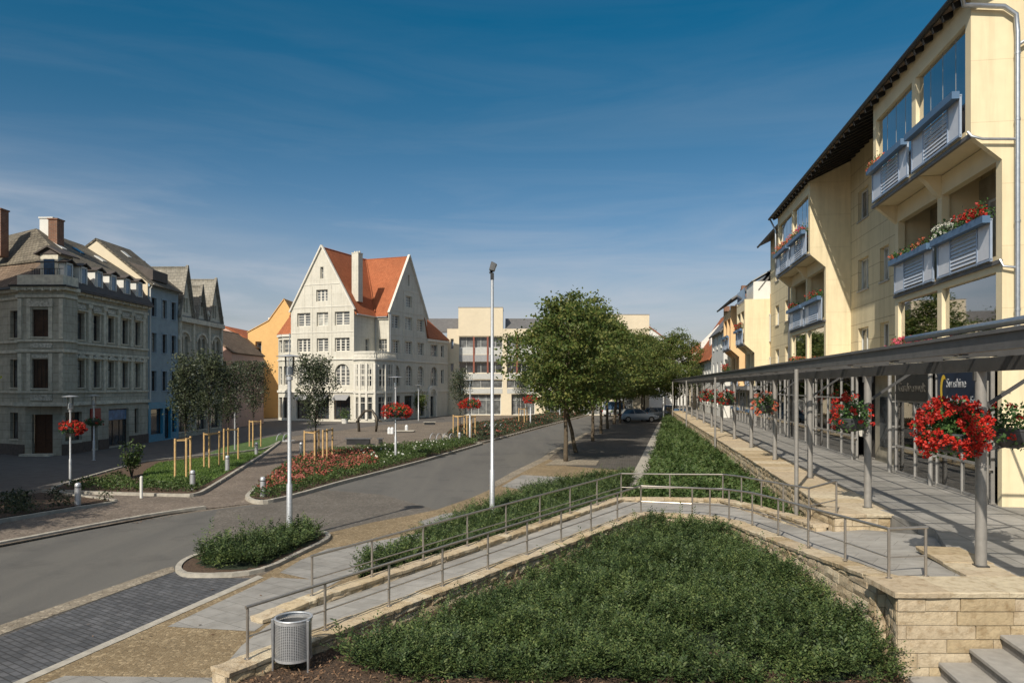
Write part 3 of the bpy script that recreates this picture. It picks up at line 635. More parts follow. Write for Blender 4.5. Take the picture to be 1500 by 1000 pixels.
stonewall([A2 - (B2 - A2).normalized() * 1.15 + Vector((0, 0, -.06)), A2, A2.lerp(B2, .5), B2 + Vector((-.05, .0, 0)), E2, Vector((6.5, 19.8, .74)), Vector((6.68, 18.4, .80)), Vector((6.72, 16.45, .9))], .15, .19,
          'sloping sandstone wall carrying the far ramp railing, rough low kerb of rubble at its start', zb=-.05, seg=.42, course=.15)
# ramp surface
near = [A1 - e1 * .9 + Vector((-.0, .1, -.21)), A1 + Vector((0, 0, -.17)), A1.lerp(B1, .5) + Vector((0, 0, -.12)), B1 + Vector((0, 0, -.11)), C1 + Vector((0, 0, -.09)), Vector((5.38, 18.3, .55)), Vector((5.44, 14.5, .79)), Vector((5.44, 12.4, .97)), Vector((5.42, 10.9, 1.08))]
far = [A2 - e1 * 1.5 + Vector((0, 0, -.18)), A2 + Vector((0, 0, -.16)), A2.lerp(B2, .5) + Vector((0, 0, -.14)), B2 + Vector((0, 0, -.11)), E2 + Vector((0, 0, -.11)), Vector((6.65, 18.4, .6)), Vector((7.6, 16.1, .84)), Vector((8.25, 14.6, 1.0)), Vector((7.3, 10.9, 1.10))]
mb = MB(); mb.v = [tuple(p) for p in near + far]; n_ = len(near); mb.f = [(i, i + 1, n_ + i + 1, n_ + i) for i in range(n_ - 1)]
mb.f = [tuple(reversed(f)) for f in mb.f]; struct(mb, 'ramp', 'slab_ramp')
# terrace wall, planter block, front block
Wp = [O(5.12, Y, 1.15) for Y in (110, 60, 38, 26, 17.0)]
stonewall(Wp[::-1], .66, .66, 'long sandstone retaining wall under the canopy columns', zb=0, left=True, right=False, seg=.75, ends=False)
root = empty('stone_planter', (7.5, 16.2, 0), 0, 'square sandstone block under the second canopy column', 'stone wall', off=(7.5, 16.2, 0))
k, f, c = MB(), MB(), MB(); bx0, bx1, by0, by1 = 6.86, 8.16, 16.2, 17.6
k.box(bx0 + .05, bx1 - .05, by0 + .05, by1, 0, 1.08); facing(f, (bx0 + .05, by0 + .05), (bx1 - .05, by0 + .05), 1.08, 1.08, .3, .3, (0, -1), .185, .35, .7, rough=.008)
facing(f, (bx0 + .05, by1), (bx0 + .05, by0 + .05), 1.08, 1.08, 0, 0, (-1, 0), .185); facing(f, (bx1 - .05, by0 + .05), (bx1 - .05, by1), 1.08, 1.08, .7, .7, (1, 0), .185)
coping(c, [(bx0, (by0 + by1) / 2 - .25, 1.158), (bx1, (by0 + by1) / 2 - .25, 1.158)], .5, .47, .07, .6)
k.build('mortar_core', 'mortar', root); f.build('stone_facing', 'sandstone', root); c.build('coping', 'sandstone', root)
root = empty('stone_wall', (5.2, 10.07, 0), 0, 'tall ashlar sandstone wall with courses above the steps, bottom right', 'stone wall', off=(5.2, 10.07, 0))
k, f, c = MB(), MB(), MB()
k.prism([(5.15, 10.12), (12.0, 10.12), (12.0, 10.85), (5.38, 10.85)], -.4, 1.08)
facing(f, (5.14, 10.12), (9.2, 10.12), 1.08, 1.08, -.4, -.4, (0, -1), .186, .42, .95, .028, .005)
facing(f, (5.42, 11.0), (5.145, 10.13), 1.08, 1.08, -.4, -.4, (-.953, .302), .186, .25, .5, .02, .012)
coping(c, [(5.08, 10.12 + .36, 1.158), (12, 10.12 + .36, 1.158)], .46, .42, .07, .9)
coping(c, [O(5.25, 13.0, 1.150), O(5.25, 10.98, 1.150)], .36, .36, .07, .6)
k2 = MB(); k2.prism([(O(4.95, 12.95).x, 12.95), (O(5.55, 12.95).x, 12.95), (O(5.55, 10.9).x, 10.9), (O(4.95, 10.9).x, 10.9)], .6, 1.085)
k.build('mortar_core', 'mortar', root); f.build('stone_facing', 'sandstone', root); c.build('coping', 'sandstone', root); k2.build('inner_wall', 'sandstone', root)
mb = MB(); T = [O(5.4, 108), O(5.4, 17.0), Vector((8.1, 16.6, 0)), Vector((8.14, 14.6, 0)), Vector((7.28, 12.6, 0)), Vector((7.15, 10.5, 0)), Vector((7.72, 10.5, 0)), Vector((7.74, 10.13, 0)), Vector((6.2, 0.3, 0)), Vector((26, 0.3, 0)), O(13, 30), O(13, 108)]
mb.prism([(p.x, p.y) for p in T], .2, 1.14); struct(mb, 'terrace', 'slab_terrace')
# steps
root = empty('steps', (5.3, 10.0, 0), 0, 'grey concrete steps rising to the terrace beside the ashlar wall', 'steps', off=(5.3, 10.0, 0))
for i in range(6):
    x = 5.26 + .41 * i; z = .045 + .184 * i; s_ = MB(); y1 = 10.08
    def sl(xx, yy): return (xx - .1577 * (10.08 - yy) * 1.0, yy)
    s_.prism([sl(x, y1), sl(x + .47, y1), sl(x + .47, 2.0), sl(x, 2.0)], z - .055, z); s_.build('step', 'concrete_step', root, bevel=.008)
    s_ = MB(); s_.prism([sl(x + .035, y1), sl(x + .5, y1), sl(x + .5, 2.0), sl(x + .035, 2.0)], -.4, z - .055); s_.build('riser', 'step_riser', root)
# ---------------------------------------------------------------- ramp railings
def railing(posts, H, label, r=.021, knee=.42, ends=True):
    P = [Vector(p) for p in posts]; root = empty('ramp_railing', P[0], 0, label, 'railing', 'stainless ramp railings', off=P[0])
    Z = Vector((0, 0, 1)); hr = MB(); hr.tube([P[0] + Z * H - (P[1] - P[0]).normalized() * .03] + [p + Z * H for p in P[1:-1]] + [P[-1] + Z * H + (P[-1] - P[-2]).normalized() * .03], r * 1.1, 10)
    hr.build('handrail', 'steel_rail', root, smooth=True, autosmooth=True)
    kr = MB()
    for i in range(len(P) - 1): kr.tube([P[i] + Z * H * knee, P[i + 1] + Z * H * knee], r * .6, 8)
    kr.build('knee_rail', 'steel_rail', root, smooth=True, autosmooth=True)
    for p in P: q = MB(); q.tube([p - Z * .03, p + Z * H], r, 10); q.lathe(p, [(.045, 0), (.045, .008), (r, .012)], 12); q.build('post', 'steel_rail', root, smooth=True, autosmooth=True)
    return root
L1 = [A1.lerp(B1, i / 9) for i in range(10)]
def atz(px, py, z): g = G(px, py, z); return Vector((g.x, g.y, z))
railing(L1 + [atz(1014, 754, .57), atz(1040, 756, .60), atz(1068, 759, .67), atz(1102, 766, .74), atz(1140, 780, .84), atz(1184, 799, .95), atz(1238, 820, 1.06), atz(1302, 846, 1.16), atz(1356, 843, 1.16)], .70,
        'near stainless railing of the ramp, running from the wire bin to the ashlar wall')
fx = [(457, 872, .2), (542, 846, .25), (617, 818, .29), (682, 799, .34), (739, 780, .39), (787, 764, .44), (832, 744, .5), (873, 732, .54), (910, 728, .6)]
L2 = [A2.lerp(B2, i / 8) for i in range(9)]
railing(L2 + [Vector((4.65, 22.33, .6)), Vector((6.15, 22.1, .62)), Vector((6.33, 20.9, .70)), Vector((6.5, 19.75, .74)), Vector((6.66, 18.6, .79)), Vector((6.74, 17.2, .88)), Vector((7.0, 16.35, 1.15))], .70,
        'far stainless railing of the ramp, nearer the road and ending at the planter block')
# ================================================================ RIGHT ROW (local axes: x = w away from the street, y = s along it)
U_F = (0, -1)      # facades facing the street
U_S = (1, 0)       # faces facing the camera
def prism_s(mb, poly, s0, s1):            # polygon in (w,z) extruded along s
    k = len(poly); A = sum(poly[i][0] * poly[(i + 1) % k][1] - poly[(i + 1) % k][0] * poly[i][1] for i in range(k))
    if A < 0: poly = poly[::-1]
    return mb.add([(w, s0, z) for w, z in poly] + [(w, s1, z) for w, z in poly], [tuple(range(k)), tuple(range(2 * k - 1, k - 1, -1))] + [(i, k + i, k + (i + 1) % k, (i + 1) % k) for i in range(k)])
BAL = []           # balconies: (s0, s1, w front, z of trough top) for the flowers
def balcony(root, s0, s1, w, z, H=.86, trough=True, glass=None, slats=True):
    r = MB(); x = w - .10
    for s in (s0, s0 + (s1 - s0) * .22, s0 + (s1 - s0) * .72, s1 - .05): r.box(x - .025, x + .025, s, s + .05, z - .12, z + H)
    r.box(x - .03, x + .03, s0, s1, z - .10, z - .05); r.box(x - .03, x + .03, s0, s1, z + H - .03, z + H + .02)
    o = r.build('balcony_railing', 'balcony_frame', root)
    p = MB(); p.box(x - .008, x + .008, s0 + .06, s0 + (s1 - s0) * .22 - .01, z - .03, z + H - .05); p.build('panel', 'balcony_panel', o); p = MB(); p.box(x - .008, x + .008, s0 + (s1 - s0) * .72 + .06, s1 - .07, z - .03, z + H - .05); p.build('panel', 'balcony_panel', o)
    q = MB(); a, b = s0 + (s1 - s0) * .22 + .06, s0 + (s1 - s0) * .72 - .01
    for i in range(8): zz = z + (H - .08) * i / 8; q.hexa([(x - .022, a, zz), (x - .014, a, zz), (x - .014, b, zz), (x - .022, b, zz)][::-1], [(x + .006, a, zz + .092), (x + .014, a, zz + .092), (x + .014, b, zz + .092), (x + .006, b, zz + .092)][::-1])
    q.build('slat', 'balcony_slat', o)
    t = MB(); t.box(x - .20, x - .03, s0 - .02, s1 + .02, z + H - .08, z + H + .09); t.build('planter_trough', 'balcony_blue', root)
    if glass:
        g = MB(); g.box(w + .10, w + .112, s0, s1, z, glass); g.build('loggia_glass', 'glass_loggia', root)
        g = MB(); n = 4
        for i in range(1, n): s = s0 + (s1 - s0) * i / n; g.box(w + .095, w + .118, s - .008, s + .008, z, glass)
        g.build('glass_joint', 'frame_grey', root)
def bay(root, s0, s1, wt, wl, wf, lv, ztop, zr, mat='stucco_yellow', base=4.4, sideW=None, glass=(1, 1, 0)):
    """lv: floor z of the wide top balcony; storeys 2.89 below it"""
    ST = 2.89; f = MB(); zm = lv - ST; m = (s0 + s1) / 2
    tu, tl = (s0 + .28, m - .15), (m + .15, s1 - .28)
    ops = [(s1 - b, s1 - a, lv + .18, ztop - .64) for a, b in (tu, tl)]
    wall(f, (wt, s1), U_F, s1 - s0, lv - .03, ztop + .0, ops, .2)
    ops = [(s1 - b, s1 - a, zm + .15, lv - .55) for a, b in (tu, tl)] + [(s1 - b, s1 - a, zm - ST + 1.2, zm - .22) for a, b in (tu, tl)]
    wall(f, (wl, s1), U_F, s1 - s0, base, lv - .03, ops, .2); f.build('bay_front', mat, root)
    side = MB(); T = .18
    poly = [(wl, base), (wf, base), (wf, zr(wf)), (wt, zr(wt)), (wt, lv), (wl, lv - .58)]
    for a, b in ((s0 - .004, s0 + T), (s1 - T, s1 + .004)): side = MB(); prism_s(side, [(w + (.004 if w < wf else 0), z) for w, z in poly], a, b); side.build('bay_side', 'panel_smooth' if mat == 'stucco_yellow' else mat, root)
    br = MB(); prism_s(br, [(wt + .12, lv - .01), (wl + .02, lv - .01), (wl + .02, lv - .62), (wl - .12, lv - .5), (wl - .35, lv - .18)], m - .13, m + .13); br.build('bracket', mat, root)
    sl = MB(); sl.box(wt - .02, wf - .01, s0 + T, s1 - T, lv, lv + .12); sl.box(wl + .01, wf - .01, s0 + T, s1 - T, zm - .14, zm + .1); sl.box(wt, wf, s0 + T, s1 - T, ztop - .12, ztop - .02)
    sl.box(wl + .01, wf - .01, m - .06, m + .06, base, lv); sl.box(wt + .21, wf - .01, m - .06, m + .06, lv + .13, ztop - .13); sl.build('loggia_floor', mat, root)
    dk = MB(); dk.box(wt - .06, wt + .02, s0 - .02, s1 + .02, lv - .06, lv + .03); dk.box(wl - .06, wl + .01, s0 - .02, s1 + .02, zm - .06, zm + .03); dk.build('slab_edge', 'roof_grey', root)
    iw = MB(); iw.box(wf - .06, wf - .012, s0 + T + .01, s1 - T - .01, zm - ST + .2, lv - .2); iw.box(wf - .06, wf - .012, s0 + T + .01, s1 - T - .01, lv + .13, ztop - .13); iw.build('loggia_back_wall', 'interior', root)
    for a, b in (tu, tl):
        for z in (lv + .15, zm + .12, zm - ST + .9):
            window(root, (wf - .06, b), U_F, (.5, 2.1, z, z + 1.9), -.02, 'frame_white', 'pane_grey', 2, (), .07, name='balcony_door')
        balcony(root, a, b, wt, lv + .18, .86, glass=ztop - .64 if glass[0] else None)
        balcony(root, a, b, wl, zm + .15, .86, glass=None)
        if glass[2]: g = MB(); g.box(wl + .1, wl + .112, a, b, zm - ST + 1.2, zm - .22); g.build('loggia_glass', 'glass_loggia', root)
        t = MB(); t.box(wl - .12, wl + .04, a, b, zm - ST + 1.02, zm - ST + 1.22); t.build('planter_trough', 'balcony_blue', root)
# --- near building
R1 = empty('apartment_building', SF(9.4, 18.8, 0), -AS, 'large yellow apartment building with blue balconies behind the canopy', 'building', off=(9.4, 18.8, 0))
SL = .48; zr = lambda w: 12.95 + (w - 7.42) * SL
for s0, s1 in ((18.85, 25.95), (34.75, 42.1)): bay(R1, s0, s1, 7.7, 8.36, 9.4, 9.65, 12.98, lambda w: zr(w) - .06, glass=(1, 0, 1))
fw = MB(); S1 = 54.0; ops = []
rows = [(1.9, 3.4), (4.95, 6.3), (7.85, 9.15), (10.75, 12.0)]
for sa, sb in ((32.3, 33.7), (29.85, 30.85), (27.4, 28.4), (44.6, 45.6), (47.6, 49.0), (51.0, 52.2)):
    for z0, z1 in rows[1:]: ops.append((S1 - sb, S1 - sa, z0, z1))
wall(fw, (9.4, S1), U_F, S1 - 18.9, .9, 13.82, ops, .14); fw.build('wall', 'panel_yellow', R1)
for i, op in enumerate(ops): window(R1, (9.4, S1), U_F, op, .14, 'frame_white', 'pane_curtain' if i % 3 == 1 else 'pane_grey', 2, (), .07, sill='frame_grey')
gw = MB(); prism_s(gw, [(8.36, .9), (24, .9), (24, 14.5), (15.5, zr(15.5) - .08), (9.4, zr(9.4) - .08), (9.4, 8), (9.39, 4.38), (8.36, 4.38)], 18.846, 19.05); prism_s(gw, [(9.39, 4.3), (9.39, 12.9), (9.41, 12.9), (9.41, 4.3)], 18.846, 19.05)
gw.build('gable_wall', 'panel_smooth', R1)
ew = MB(); prism_s(ew, [(9.4, .9), (22, .9), (22, 13.8), (15.5, zr(15.5) - .08), (9.4, zr(9.4) - .08)], 53.8, 54.0); ew.build('end_wall', 'stucco_yellow', R1)
rf = MB(); rf.slab([(7.42, 18.3, 12.95), (7.42, 42.6, 12.95), (15.5, 42.6, zr(15.5)), (15.5, 18.3, zr(15.5))], .05); rf.slab([(8.7, 42.6, zr(8.7)), (8.7, 54.4, zr(8.7)), (15.5, 54.4, zr(15.5)), (15.5, 42.6, zr(15.5))], .05)
rf.slab([(15.5, 18.3, zr(15.5)), (15.5, 54.4, zr(15.5)), (24, 54.4, 12.8), (24, 18.3, 12.8)], .05); rfo = rf.build('roof', 'roof_dark', R1)
sf = MB(); sf.slab([(7.46, 18.35, 12.905), (7.46, 42.55, 12.905), (10.2, 42.55, 12.905 + 2.74 * SL), (10.2, 18.35, 12.905 + 2.74 * SL)], .03); sf.build('soffit', 'soffit_wood', rfo)
ra = MB(); s = 18.6
while s < 42.4: ra.bar((7.46, s, 12.80), (9.4, s, 12.80 + 1.94 * SL), .09, .15); s += .62
ra.build('rafter', 'dark_metal', rfo)
gt = MB(); gt.tube([(7.36, 18.25, 12.90), (7.36, 42.7, 12.90)], .065, 10); gt.build('gutter', 'dark_metal', rfo); gt = MB(); gt.tube([(8.62, 42.7, zr(8.62) - .05), (8.62, 54.4, zr(8.62) - .05)], .07, 10); gt.build('gutter', 'dark_metal', rfo)
dp = MB(); dp.tube([(7.38, 18.5, 12.82), (7.5, 18.72, 12.6), (8.35, 18.72, 12.5), (8.6, 18.72, 12.3), (8.63, 18.72, 11.9), (8.63, 18.72, 4.7)], .058, 12)
dp.tube([(7.62, 18.8, 9.72), (7.68, 18.74, 9.6), (7.9, 18.72, 9.52), (8.6, 18.72, 9.48)], .032, 8); dp.tube([(8.3, 18.8, 6.78), (8.34, 18.74, 6.62), (8.6, 18.72, 6.58)], .03, 8); dp.tube([(8.63, 18.72, 11.6), (9.2, 18.72, 11.95), (10.5, 18.72, 12.6)], .04, 8)
for z in (5.6, 7.6, 9.9, 11.4): dp.lathe((8.63, 18.72, z), [(.058, 0), (.066, 0), (.066, .05), (.058, .05)], 12)
dp.build('downpipe', 'zinc', R1, smooth=True, autosmooth=True)
for s in (42.25,): d2 = MB(); d2.tube([(7.38, s + .2, 12.82), (7.62, s, 12.2), (7.62, s, 9.8), (8.3, s, 9.2), (8.3, s, 1.2)], .05, 8); d2.build('downpipe', 'zinc', R1, smooth=True)
def shopfront(root, s0, s1, w=8.38, n=5, top=4.35, z0=1.14, sign=None):
    d = (s1 - s0) / n; st = MB()
    for i in range(n + 1): st.box(w - .04, w + .04, s0 + d * i - .024, s0 + d * i + .024, z0, top)
    for z in (z0 + .04, z0 + .85, 3.42, top - .05): st.box(w - .03, w + .03, s0, s1, z - .03, z + .03)
    o = st.build('shopfront', 'frame_steel', root)
    g = MB(); g.box(w + .005, w + .015, s0, s1, z0, top); g.build('glass', 'glass_clear', o)
    b = MB(); b.box(w + .02, w + .05, s0, s1, z0, z0 + .82); b.build('kick_panel', 'mid_metal', o)
    k = MB(); k.box(w + .85, w + .9, s0, s1, z0, top); k.box(w + .1, w + .9, s0, s1, top - .02, top); k.build('shop_interior', 'interior_dark', o)
    c = MB(); y = s0 + .3
    while y < s1 - .6: h = random.uniform(.5, 1.3); c.box(w + .35, w + .6, y, y + random.uniform(.25, .6), z0 + .8, z0 + .8 + h); y += random.uniform(.7, 1.4)
    c.build('display', 'curtain', o); return o
shopfront(R1, 19.35, 25.9, n=4); shopfront(R1, 30.2, 53.6, n=11)
for y in (19.25, 22.6, 25.95, 30.1, 36.4, 42.8, 49.2):
    p = MB(); p.tube([(8.2, y, 1.14), (8.2, y, 4.35)], .06, 12)
    for z in (1.95, 2.6, 3.4): p.box(8.2, 8.36, y - .015, y + .015, z - .02, z + .02)
    p.build('facade_column', 'frame_steel', R1, smooth=True, autosmooth=True)
rw = MB(); rw.box(9.0, 9.36, 26.0, 30.1, 1.14, 4.4); rw.build('entrance_wall', 'interior', R1)
dd = MB(); dd.box(8.94, 8.99, 26.4, 27.3, 1.14, 3.3); dd.build('door', 'frame_dark', R1)
ps = MB(); ps.box(8.95, 8.985, 27.8, 29.4, 1.7, 3.5); ps.build('notice_window', 'pane_grey', R1)
lt = MB(); lt.box(8.3, 9.36, 19.3, 53.8, 4.36, 4.6); lt.build('fascia', 'stucco_cream', R1)
def sign(root, s0, s1, z0, z1, mat, w=8.30):
    m_ = MB(); m_.box(w, w + .04, s0, s1, z0, z1); return m_.build('shop_sign', mat, root)
def text(body, size, mat, parent, origin, xdir, name='lettering', ext=.006, shear=0):
    cu = bpy.data.curves.new('t', 'FONT'); cu.body = body; cu.size = size; cu.extrude = ext; cu.shear = shear
    t = bpy.data.objects.new('t', cu); COL.objects.link(t); bpy.context.view_layer.update()
    me = bpy.data.meshes.new_from_object(t.evaluated_get(bpy.context.evaluated_depsgraph_get())); bpy.data.objects.remove(t); bpy.data.curves.remove(cu)
    me.materials.clear(); me.materials.append(MATS[mat]); o = bpy.data.objects.new(name, me); COL.objects.link(o); o.parent = parent
    x = Vector(xdir).normalized(); z = Vector((0, 0, 1)); nn = x.cross(z); off = OFF.get(parent.name, Vector())
    M = Matrix.Identity(4); M.col[0][:3] = x; M.col[1][:3] = z; M.col[2][:3] = nn; M.translation = Vector(origin) - off; o.matrix_local = M; return o
sg = sign(R1, 19.7, 22.35, 3.30, 4.28, 'sign_navy')
cr = MB(); R_, c_ = .40, (21.95, 3.80)
pts = [(c_[0] - (R_ * math.cos(t)) * .55, c_[1] + R_ * math.sin(t)) for t in np.linspace(math.radians(60), math.radians(300), 14)] + [(c_[0] - (R_ * .72 * math.cos(t)) * .5 - .06, c_[1] + R_ * .72 * math.sin(t)) for t in np.linspace(math.radians(300), math.radians(60), 14)]
cr.poly([(8.292, y, z) for y, z in pts]); cr.build('emblem', 'sign_yellow', sg)
text('Sunshine', .34, 'sign_white', sg, (8.294, 21.78, 3.86), (0, -1, 0), shear=.1); text('Immobilien-Ed.', .30, 'sign_white', sg, (8.294, 21.78, 3.44), (0, -1, 0), shear=.1)
sg2 = sign(R1, 22.9, 25.7, 3.45, 4.25, 'sign_black'); text('Gardinenwelt', .40, 'sign_dim', sg2, (8.294, 25.45, 3.72), (0, -1, 0))
# --- second building in the row (lower)
R2 = empty('apartment_building', SF(9.4, 54.1, 0), -AS, 'second yellow and peach apartment block of the right row, one storey lower with grey mansard', 'building', off=(9.4, 54.1, 0))
f = MB(); prism_s(f, [(7.7, 6.75), (9.45, 6.75), (9.45, 9.87), (7.7, 9.87)], 51.3, 51.5)
bay(R2, 54.1, 58.0, 7.7, 8.36, 9.4, 6.76, 9.75, lambda w: 9.87, 'stucco_yellow', base=3.9, glass=(0, 0, 0))
bay(R2, 61.6, 66.2, 7.7, 8.36, 9.4, 6.76, 9.9, lambda w: 10.2, 'stucco_peach', base=3.9, glass=(0, 0, 0))
fw = MB(); ops = [(S - sb, S - sa, z0, z1) for S in (67.5,) for sa, sb in ((58.7, 59.7), (60.2, 61.2)) for z0, z1 in ((4.6, 6.0), (7.5, 9.0))]
wall(fw, (9.4, 67.5), U_F, 67.5 - 54.02, .9, 10.2, ops, .12); fw.build('wall', 'stucco_peach', R2)
for op in ops: window(R2, (9.4, 67.5), U_F, op, .12, 'frame_white', 'pane_grey', 2, ())
en = MB(); prism_s(en, [(9.42, .9), (16, .9), (16, 11.5), (9.42, 10.2)], 54.02, 54.2); prism_s(en, [(8.4, .9), (16, .9), (16, 11.5), (8.4, 9.9)], 67.3, 67.5); en.build('end_wall', 'stucco_yellow', R2)
rf = MB(); rf.slab([(7.3, 58.1, 10.38), (7.3, 67.9, 10.38), (10.2, 67.9, 12.3), (10.2, 58.1, 12.3)], .12); rf.slab([(8.6, 54.2, 10.5), (8.6, 58.0, 10.5), (10.2, 58.0, 12.6), (10.2, 54.2, 12.6)], .1); rf.box(10.2, 17, 54.2, 67.9, 12.1, 12.3); rf.build('roof', 'roof_grey', R2)
ph = MB(); ph.box(8.3, 10.1, 54.2, 57.4, 9.88, 11.1); ph.build('penthouse', 'stucco_white', R2); ph = MB(); ph.slab([(8.2, 54.1, 11.15), (8.2, 57.5, 11.15), (10.0, 57.5, 12.2), (10.0, 54.1, 12.2)], .06); ph.build('penthouse_roof', 'louvre', R2)
br_ = MB(); br_.box(7.72, 7.76, 54.2, 57.9, 9.9, 10.7); br_.build('terrace_glass', 'pane_blue', R2)
shopfront(R2, 54.2, 67.2, n=9, top=3.6)
fs = MB(); fs.box(7.9, 9.3, 54.2, 67.4, 3.62, 3.9); fs.build('fascia', 'louvre', R2)
# --- third, fourth and fifth houses of the right row
def simple_house(name, s0, s1, w, ze, zr_, mat, roofmat, label, cols=3, rows_=((1.9, 3.2), (4.6, 6.1), (7.3, 8.7)), ww=1.0, depth=9, dorm=0, shop=True, ridge=4.5):
    R = empty(name, SF(w, s0, 0), -AS, label, 'building', off=(w, s0, 0)); f = MB(); ops = []
    for i in range(cols):
        c = (i + .5) * (s1 - s0) / cols
        for z0, z1 in rows_:
            if z1 < ze - .2: ops.append((c - ww / 2, c + ww / 2, z0, z1))
    wall(f, (w, s1), U_F, s1 - s0, 0, ze, ops, .12)
    prism_s(f, [(w + .002, 0), (w + depth, 0), (w + depth, ze), (w + ridge, zr_), (w + .002, ze)], s0, s0 + .2); prism_s(f, [(w + .002, 0), (w + depth, 0), (w + depth, ze), (w + ridge, zr_), (w + .002, ze)], s1 - .2, s1 - .002); f.build('wall', mat, R)
    for op in ops: window(R, (w, s1), U_F, op, .12, 'frame_white', 'pane_grey', 2, (.65,), sill='frame_white')
    r = MB(); k = (zr_ - ze) / ridge; r.slab([(w - .35, s0 - .1, ze - .35 * k + .06), (w - .35, s1 + .0, ze - .35 * k + .06), (w + ridge, s1, zr_ + .06), (w + ridge, s0 - .1, zr_ + .06)], .12); k2 = (zr_ - ze) / (depth - ridge)
    r.slab([(w + ridge, s0 - .1, zr_ + .06), (w + ridge, s1, zr_ + .06), (w + depth + .3, s1, ze - .3 * k2), (w + depth + .3, s0 - .1, ze - .3 * k2)], .12); ro = r.build('roof', roofmat, R)
    for i in range(dorm):
        c = s0 + (i + .5) * (s1 - s0) / dorm; x0 = w + .9; zb = ze + .9 * k; d = MB(); d.hexa([(x0, c - .7, zb), (x0, c + .7, zb), (x0 + 2.2, c + .7, zb + 2.2 * k), (x0 + 2.2, c - .7, zb + 2.2 * k)][::-1], [(x0, c - .7, zb + 1.1), (x0, c + .7, zb + 1.1), (x0 + 2.2, c + .7, zb + 2.2 * k + .2), (x0 + 2.2, c - .7, zb + 2.2 * k + .2)][::-1])
        dm = d.build('dormer', 'stucco_white', R); wd = MB(); wd.box(x0 - .03, x0 + .02, c - .5, c + .5, zb + .2, zb + 1.0); wd.build('pane', 'pane_grey', dm)
    ch = MB(); ch.box(w + ridge - .4, w + ridge + .3, (s0 + s1) / 2, (s0 + s1) / 2 + .6, zr_ - .5, zr_ + 1.0); ch.build('chimney', 'brick_red', ro)
    return R
simple_house('town_house', 67.9, 77.5, 7.9, 9.0, 12.2, 'stucco_white', 'roof_grey', 'white house with grey roof in the right row, next to the peach block', 3, ridge=2.6, depth=8)
simple_house('town_house', 77.7, 92.0, 7.9, 7.0, 13.4, 'stucco_white', 'tiles_red', 'white house with large red tiled roof and pale dormers far down the right row', 5, dorm=2, ridge=4.2)
simple_house('town_house', 92.2, 106.0, 7.8, 7.0, 13.0, 'stucco_cream', 'tiles_red', 'cream house with red roof, farthest of the right row behind the trees', 5, dorm=1, ridge=4.2)
# ================================================================ LEFT ROW (local axes x = X, y = Y, turned by the small street angle)
RZ = -.018
def LF(x, y): c, s_ = math.cos(RZ), math.sin(RZ); return Vector((x * c - y * s_, x * s_ + y * c, 0))
def left_root(label, x, y): return empty('town_house', LF(x, y), RZ, label, 'building', off=(x, y, 0))
yl = lambda px: 28860 / (770 - px)
UL = (0, 1)
L1_ = left_root('grey stone corner house with projecting bay, mansard roof and white dormers', -26, 42)
xs = -26.0; y0, y1 = 42.0, 51.7
f = MB(); ops = []; wins = [yl(p) for p in (89, 111, 134.5, 156, 177, 196)]
for c in wins:
    for z0, z1 in ((3.8, 5.4), (6.6, 8.15)): ops.append((c - .35 - y0, c + .35 - y0, z0, z1))
shops = [(42.35, 43.95, .75, 2.4), (46.8, 49.2, .1, 2.45), (49.95, 50.45, .75, 2.4), (44.9, 45.6, .1, 2.4)]
ops2 = [(a - y0, b - y0, c, d) for a, b, c, d in shops]
wall(f, (xs, y0), UL, y1 - y0, 0, 9.35, ops + ops2, .18)
us = Vector((.883, -.469, 0)); cs = Vector((-27.9, 41.75, 0)); pl = cs - us * 9; sops = [(a, a + .8, z0, z1) for a in (1, 3.2, 5.4, 7.5) for z0, z1 in ((.9, 2.4), (3.8, 5.4), (6.6, 8.15))]
wall(f, (pl.x, pl.y), (us.x, us.y), 9, 0, 9.35, sops, .18)
uc = Vector((1.9, .25, 0)); Wc = uc.length; uc.normalize(); dop = [(.35, 1.45, .12, 2.3)]; wall(f, (cs.x, cs.y), (uc.x, uc.y), Wc, 0, 9.35, dop, .3)
f.build('wall', 'stone_grey', L1_)
for i, op in enumerate(ops): window(L1_, (xs, y0), UL, op, .18, 'frame_dark', ('pane_grey', 'pane_curtain', 'pane_dark')[(i * 5 + i // 4) % 3], 2, (.68,), .05, sill='stone_trim')
for i, op in enumerate(ops2[:3]): window(L1_, (xs, y0), UL, op, .18, 'frame_dark', 'pane_dark', 3 if op[1] - op[0] > 2 else 1, (.7,), .06, name='shop_window')
window(L1_, (xs, y0), UL, ops2[3], .18, 'frame_dark', 'pane_brown', 1, (.8,), .06, name='door')
for op in sops: window(L1_, (pl.x, pl.y), (us.x, us.y), op, .18, 'frame_dark', 'pane_grey', 2, (.68,), .05, sill='stone_trim')
dr = window(L1_, (cs.x, cs.y), (uc.x, uc.y), dop[0], .3, 'door_wood', 'door_wood', 2, (.3, .62, .8), .09, .07, name='door')
st = MB(); st.box(-28.0, -26.3, 41.35, 42.0, 0, .12); st.build('doorstep', 'stone_trim', L1_)
